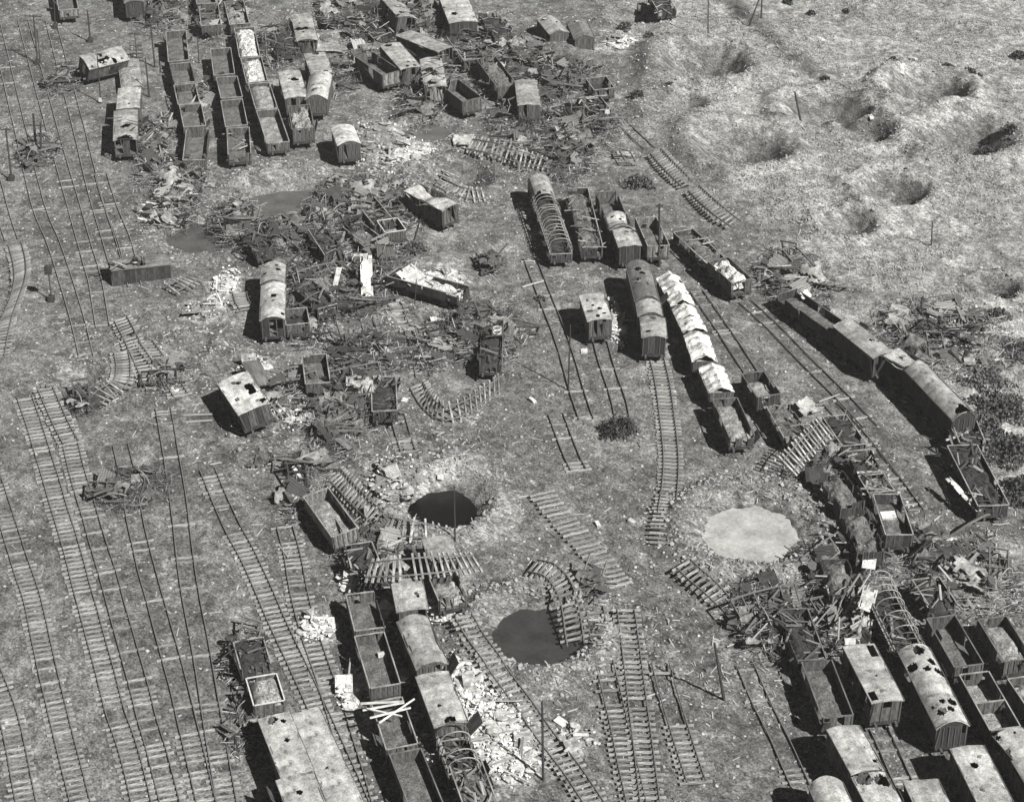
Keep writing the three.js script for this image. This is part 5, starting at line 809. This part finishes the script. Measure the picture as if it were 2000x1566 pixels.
{
  const P = [[1792, 1064, 0.3], [1850, 1050, 0.5], [1895, 1024, 1.0], [1930, 1006, 1.1], [1965, 1000, 0.5]].map((p) => site(...p));
  P.forEach((p) => { p.y += lie(p.x, p.z); });
  solo('bent_pipe', new THREE.TubeGeometry(new THREE.CatmullRomCurve3(P), 30, 0.16, 7), M.ironPale, 'long bent pipe curving over the bank below the gutted wagon', 'pipe');
}
const scrub = [[1745, 120, 0.6], [1850, 136, 1.0], [1893, 142, 0.8], [1912, 152, 0.5], [1938, 272, 1.5], [1972, 266, 1.0], [1905, 284, 0.8], [1866, 290, 0.8], [1612, 158, 0.7], [1758, 390, 1.1], [1268, 72, 0.7], [1302, 76, 0.8], [1246, 200, 0.9], [1308, 175, 0.8], [1585, 28, 0.6], [1652, 24, 0.5], [1540, 5, 0.8], [1700, 238, 0.5], [1990, 110, 1.0], [1968, 580, 1.0], [1950, 622, 1.2], [1222, 58, 1.0]];
for (const [x, y, r] of scrub) bush('grass_bush', 'low dark scrub bush on the bombed rough grass', x, y, r, 0.55 + r * 0.35, { leaves: Math.round(150 + r * 220), stems: 14, group: 'scrub bushes on the rough grass' });

// ------------------------------------------------------------------ loose matter nobody could count
function scatter(name, label, cat, n, geo, make, tones, where) {
  R = rng(77 + n);
  const list = []; let guard = 0;
  while (list.length < n && guard++ < n * 40) {
    const z = -108 - 200 * Math.pow(R(), 0.9), x = rr(-1, 1) * (28 - z * 0.22 + 6); if (Math.abs(x) > 99) continue;
    if (R() > where(x, z)) continue;
    let wet = false; for (let k = 0; k < 5; k++) if (Math.hypot(x - PITS[k].x, z - PITS[k].z) < PITS[k].r * 0.95) wet = true; if (wet) continue;
    list.push(make(x, z));
  }
  const m = stuffInto(scene, name, geo, chipMat, list, tones); m.userData = { kind: 'stuff', label, category: cat };
}
const busy = (x, z) => { const f = field(x, z), west = sstep(-8, -38, x) * sstep(-190, -150, z); return (0.34 + 0.66 * churn(x, z)) * (1 - f * 0.8) - west * 0.2; };
scatter('scattered_rubble', 'pale and dark rubble chips scattered over the whole yard', 'rubble', 60000, chipGeo, (x, z) => { const s = 0.06 + 0.26 * Math.pow(R(), 3.4); return [x, height(x, z) + s * 0.1, z, s * rr(0.7, 1.5), s * rr(0.5, 0.9), s, rr(-0.4, 0.4), rr(0, 6.28), rr(-0.4, 0.4)]; }, [0.34, 0.28, 0.24, 0.2, 0.13, 0.07, 0.05, 0.42], busy);
scatter('scattered_splinters', 'splinters of wood strewn over the yard', 'splinters', 6500, BOX, (x, z) => { const l = 0.25 + 1.0 * Math.pow(R(), 2.6); return [x, height(x, z) + 0.05, z, rr(0.04, 0.12), rr(0.03, 0.07), l, rr(-0.15, 0.15), rr(0, 6.28), 0]; }, [0.42, 0.32, 0.22, 0.36, 0.1], (x, z) => 0.12 + 0.88 * churn(x, z) * (1 - field(x, z) * 0.6));
const clod = chipGeo;
scatter('crater_clods', 'clods of pale clay thrown out round the craters', 'clods', 9000, clod, (x, z) => { const s = 0.08 + 0.38 * Math.pow(R(), 2.8); return [x, height(x, z) + s * 0.15, z, s * rr(0.8, 1.4), s * rr(0.6, 1), s, rr(-0.5, 0.5), rr(0, 6.28), rr(-0.5, 0.5)]; }, [0.26, 0.3, 0.22, 0.18, 0.34, 0.13], (x, z) => { let v = 0; for (const p of PITS) { const q = Math.hypot(x - p.x, z - p.z) / p.r; if (q > 0.98 && q < 2.1) v = Math.max(v, (p.depth > 2.3 ? 0.15 : p.spoil ? 1 : 0.4) * (1 - Math.abs(q - 1.35) / 0.8)); } return v; });
const tuft = (() => { const l = [], Q = new THREE.PlaneGeometry(0.16, 1); Q.translate(0, 0.5, 0); for (let k = 0; k < 7; k++) { const c = Q.clone(); EU.set(0.5 * Math.sin(k * 2.4), k * 0.9, 0.5 * Math.cos(k * 1.7)); c.applyMatrix4(MX.compose(VP.set(Math.sin(k * 2.1) * 0.25, 0, Math.cos(k * 2.1) * 0.25), QU.setFromEuler(EU), VS.set(1, 1, 1))); l.push(c); } return mergeGeometries(l); })();
scatter('rough_grass', 'tufts of dry rough grass on the ground beyond the yard', 'grass', 16000, tuft, (x, z) => { const s = 0.14 + 0.3 * R() * R(); return [x, height(x, z) - 0.04, z, s * 1.9, s * rr(0.5, 1.0), s * 1.9, 0, rr(0, 6.28), 0]; }, [0.34, 0.36, 0.3, 0.26, 0.22, 0.38], (x, z) => { const f = field(x, z); if (f < 0.15) return 0.0; for (const p of PITS) if (Math.hypot(x - p.x, z - p.z) < p.r * 1.15) return 0.03; return f * sstep(0.38, 0.62, fbm(x * 0.14 + 11, z * 0.14, 3)); });

scene.fog = new THREE.FogExp2(grey(0.5), 0.00014);
renderer.render(scene, camera);
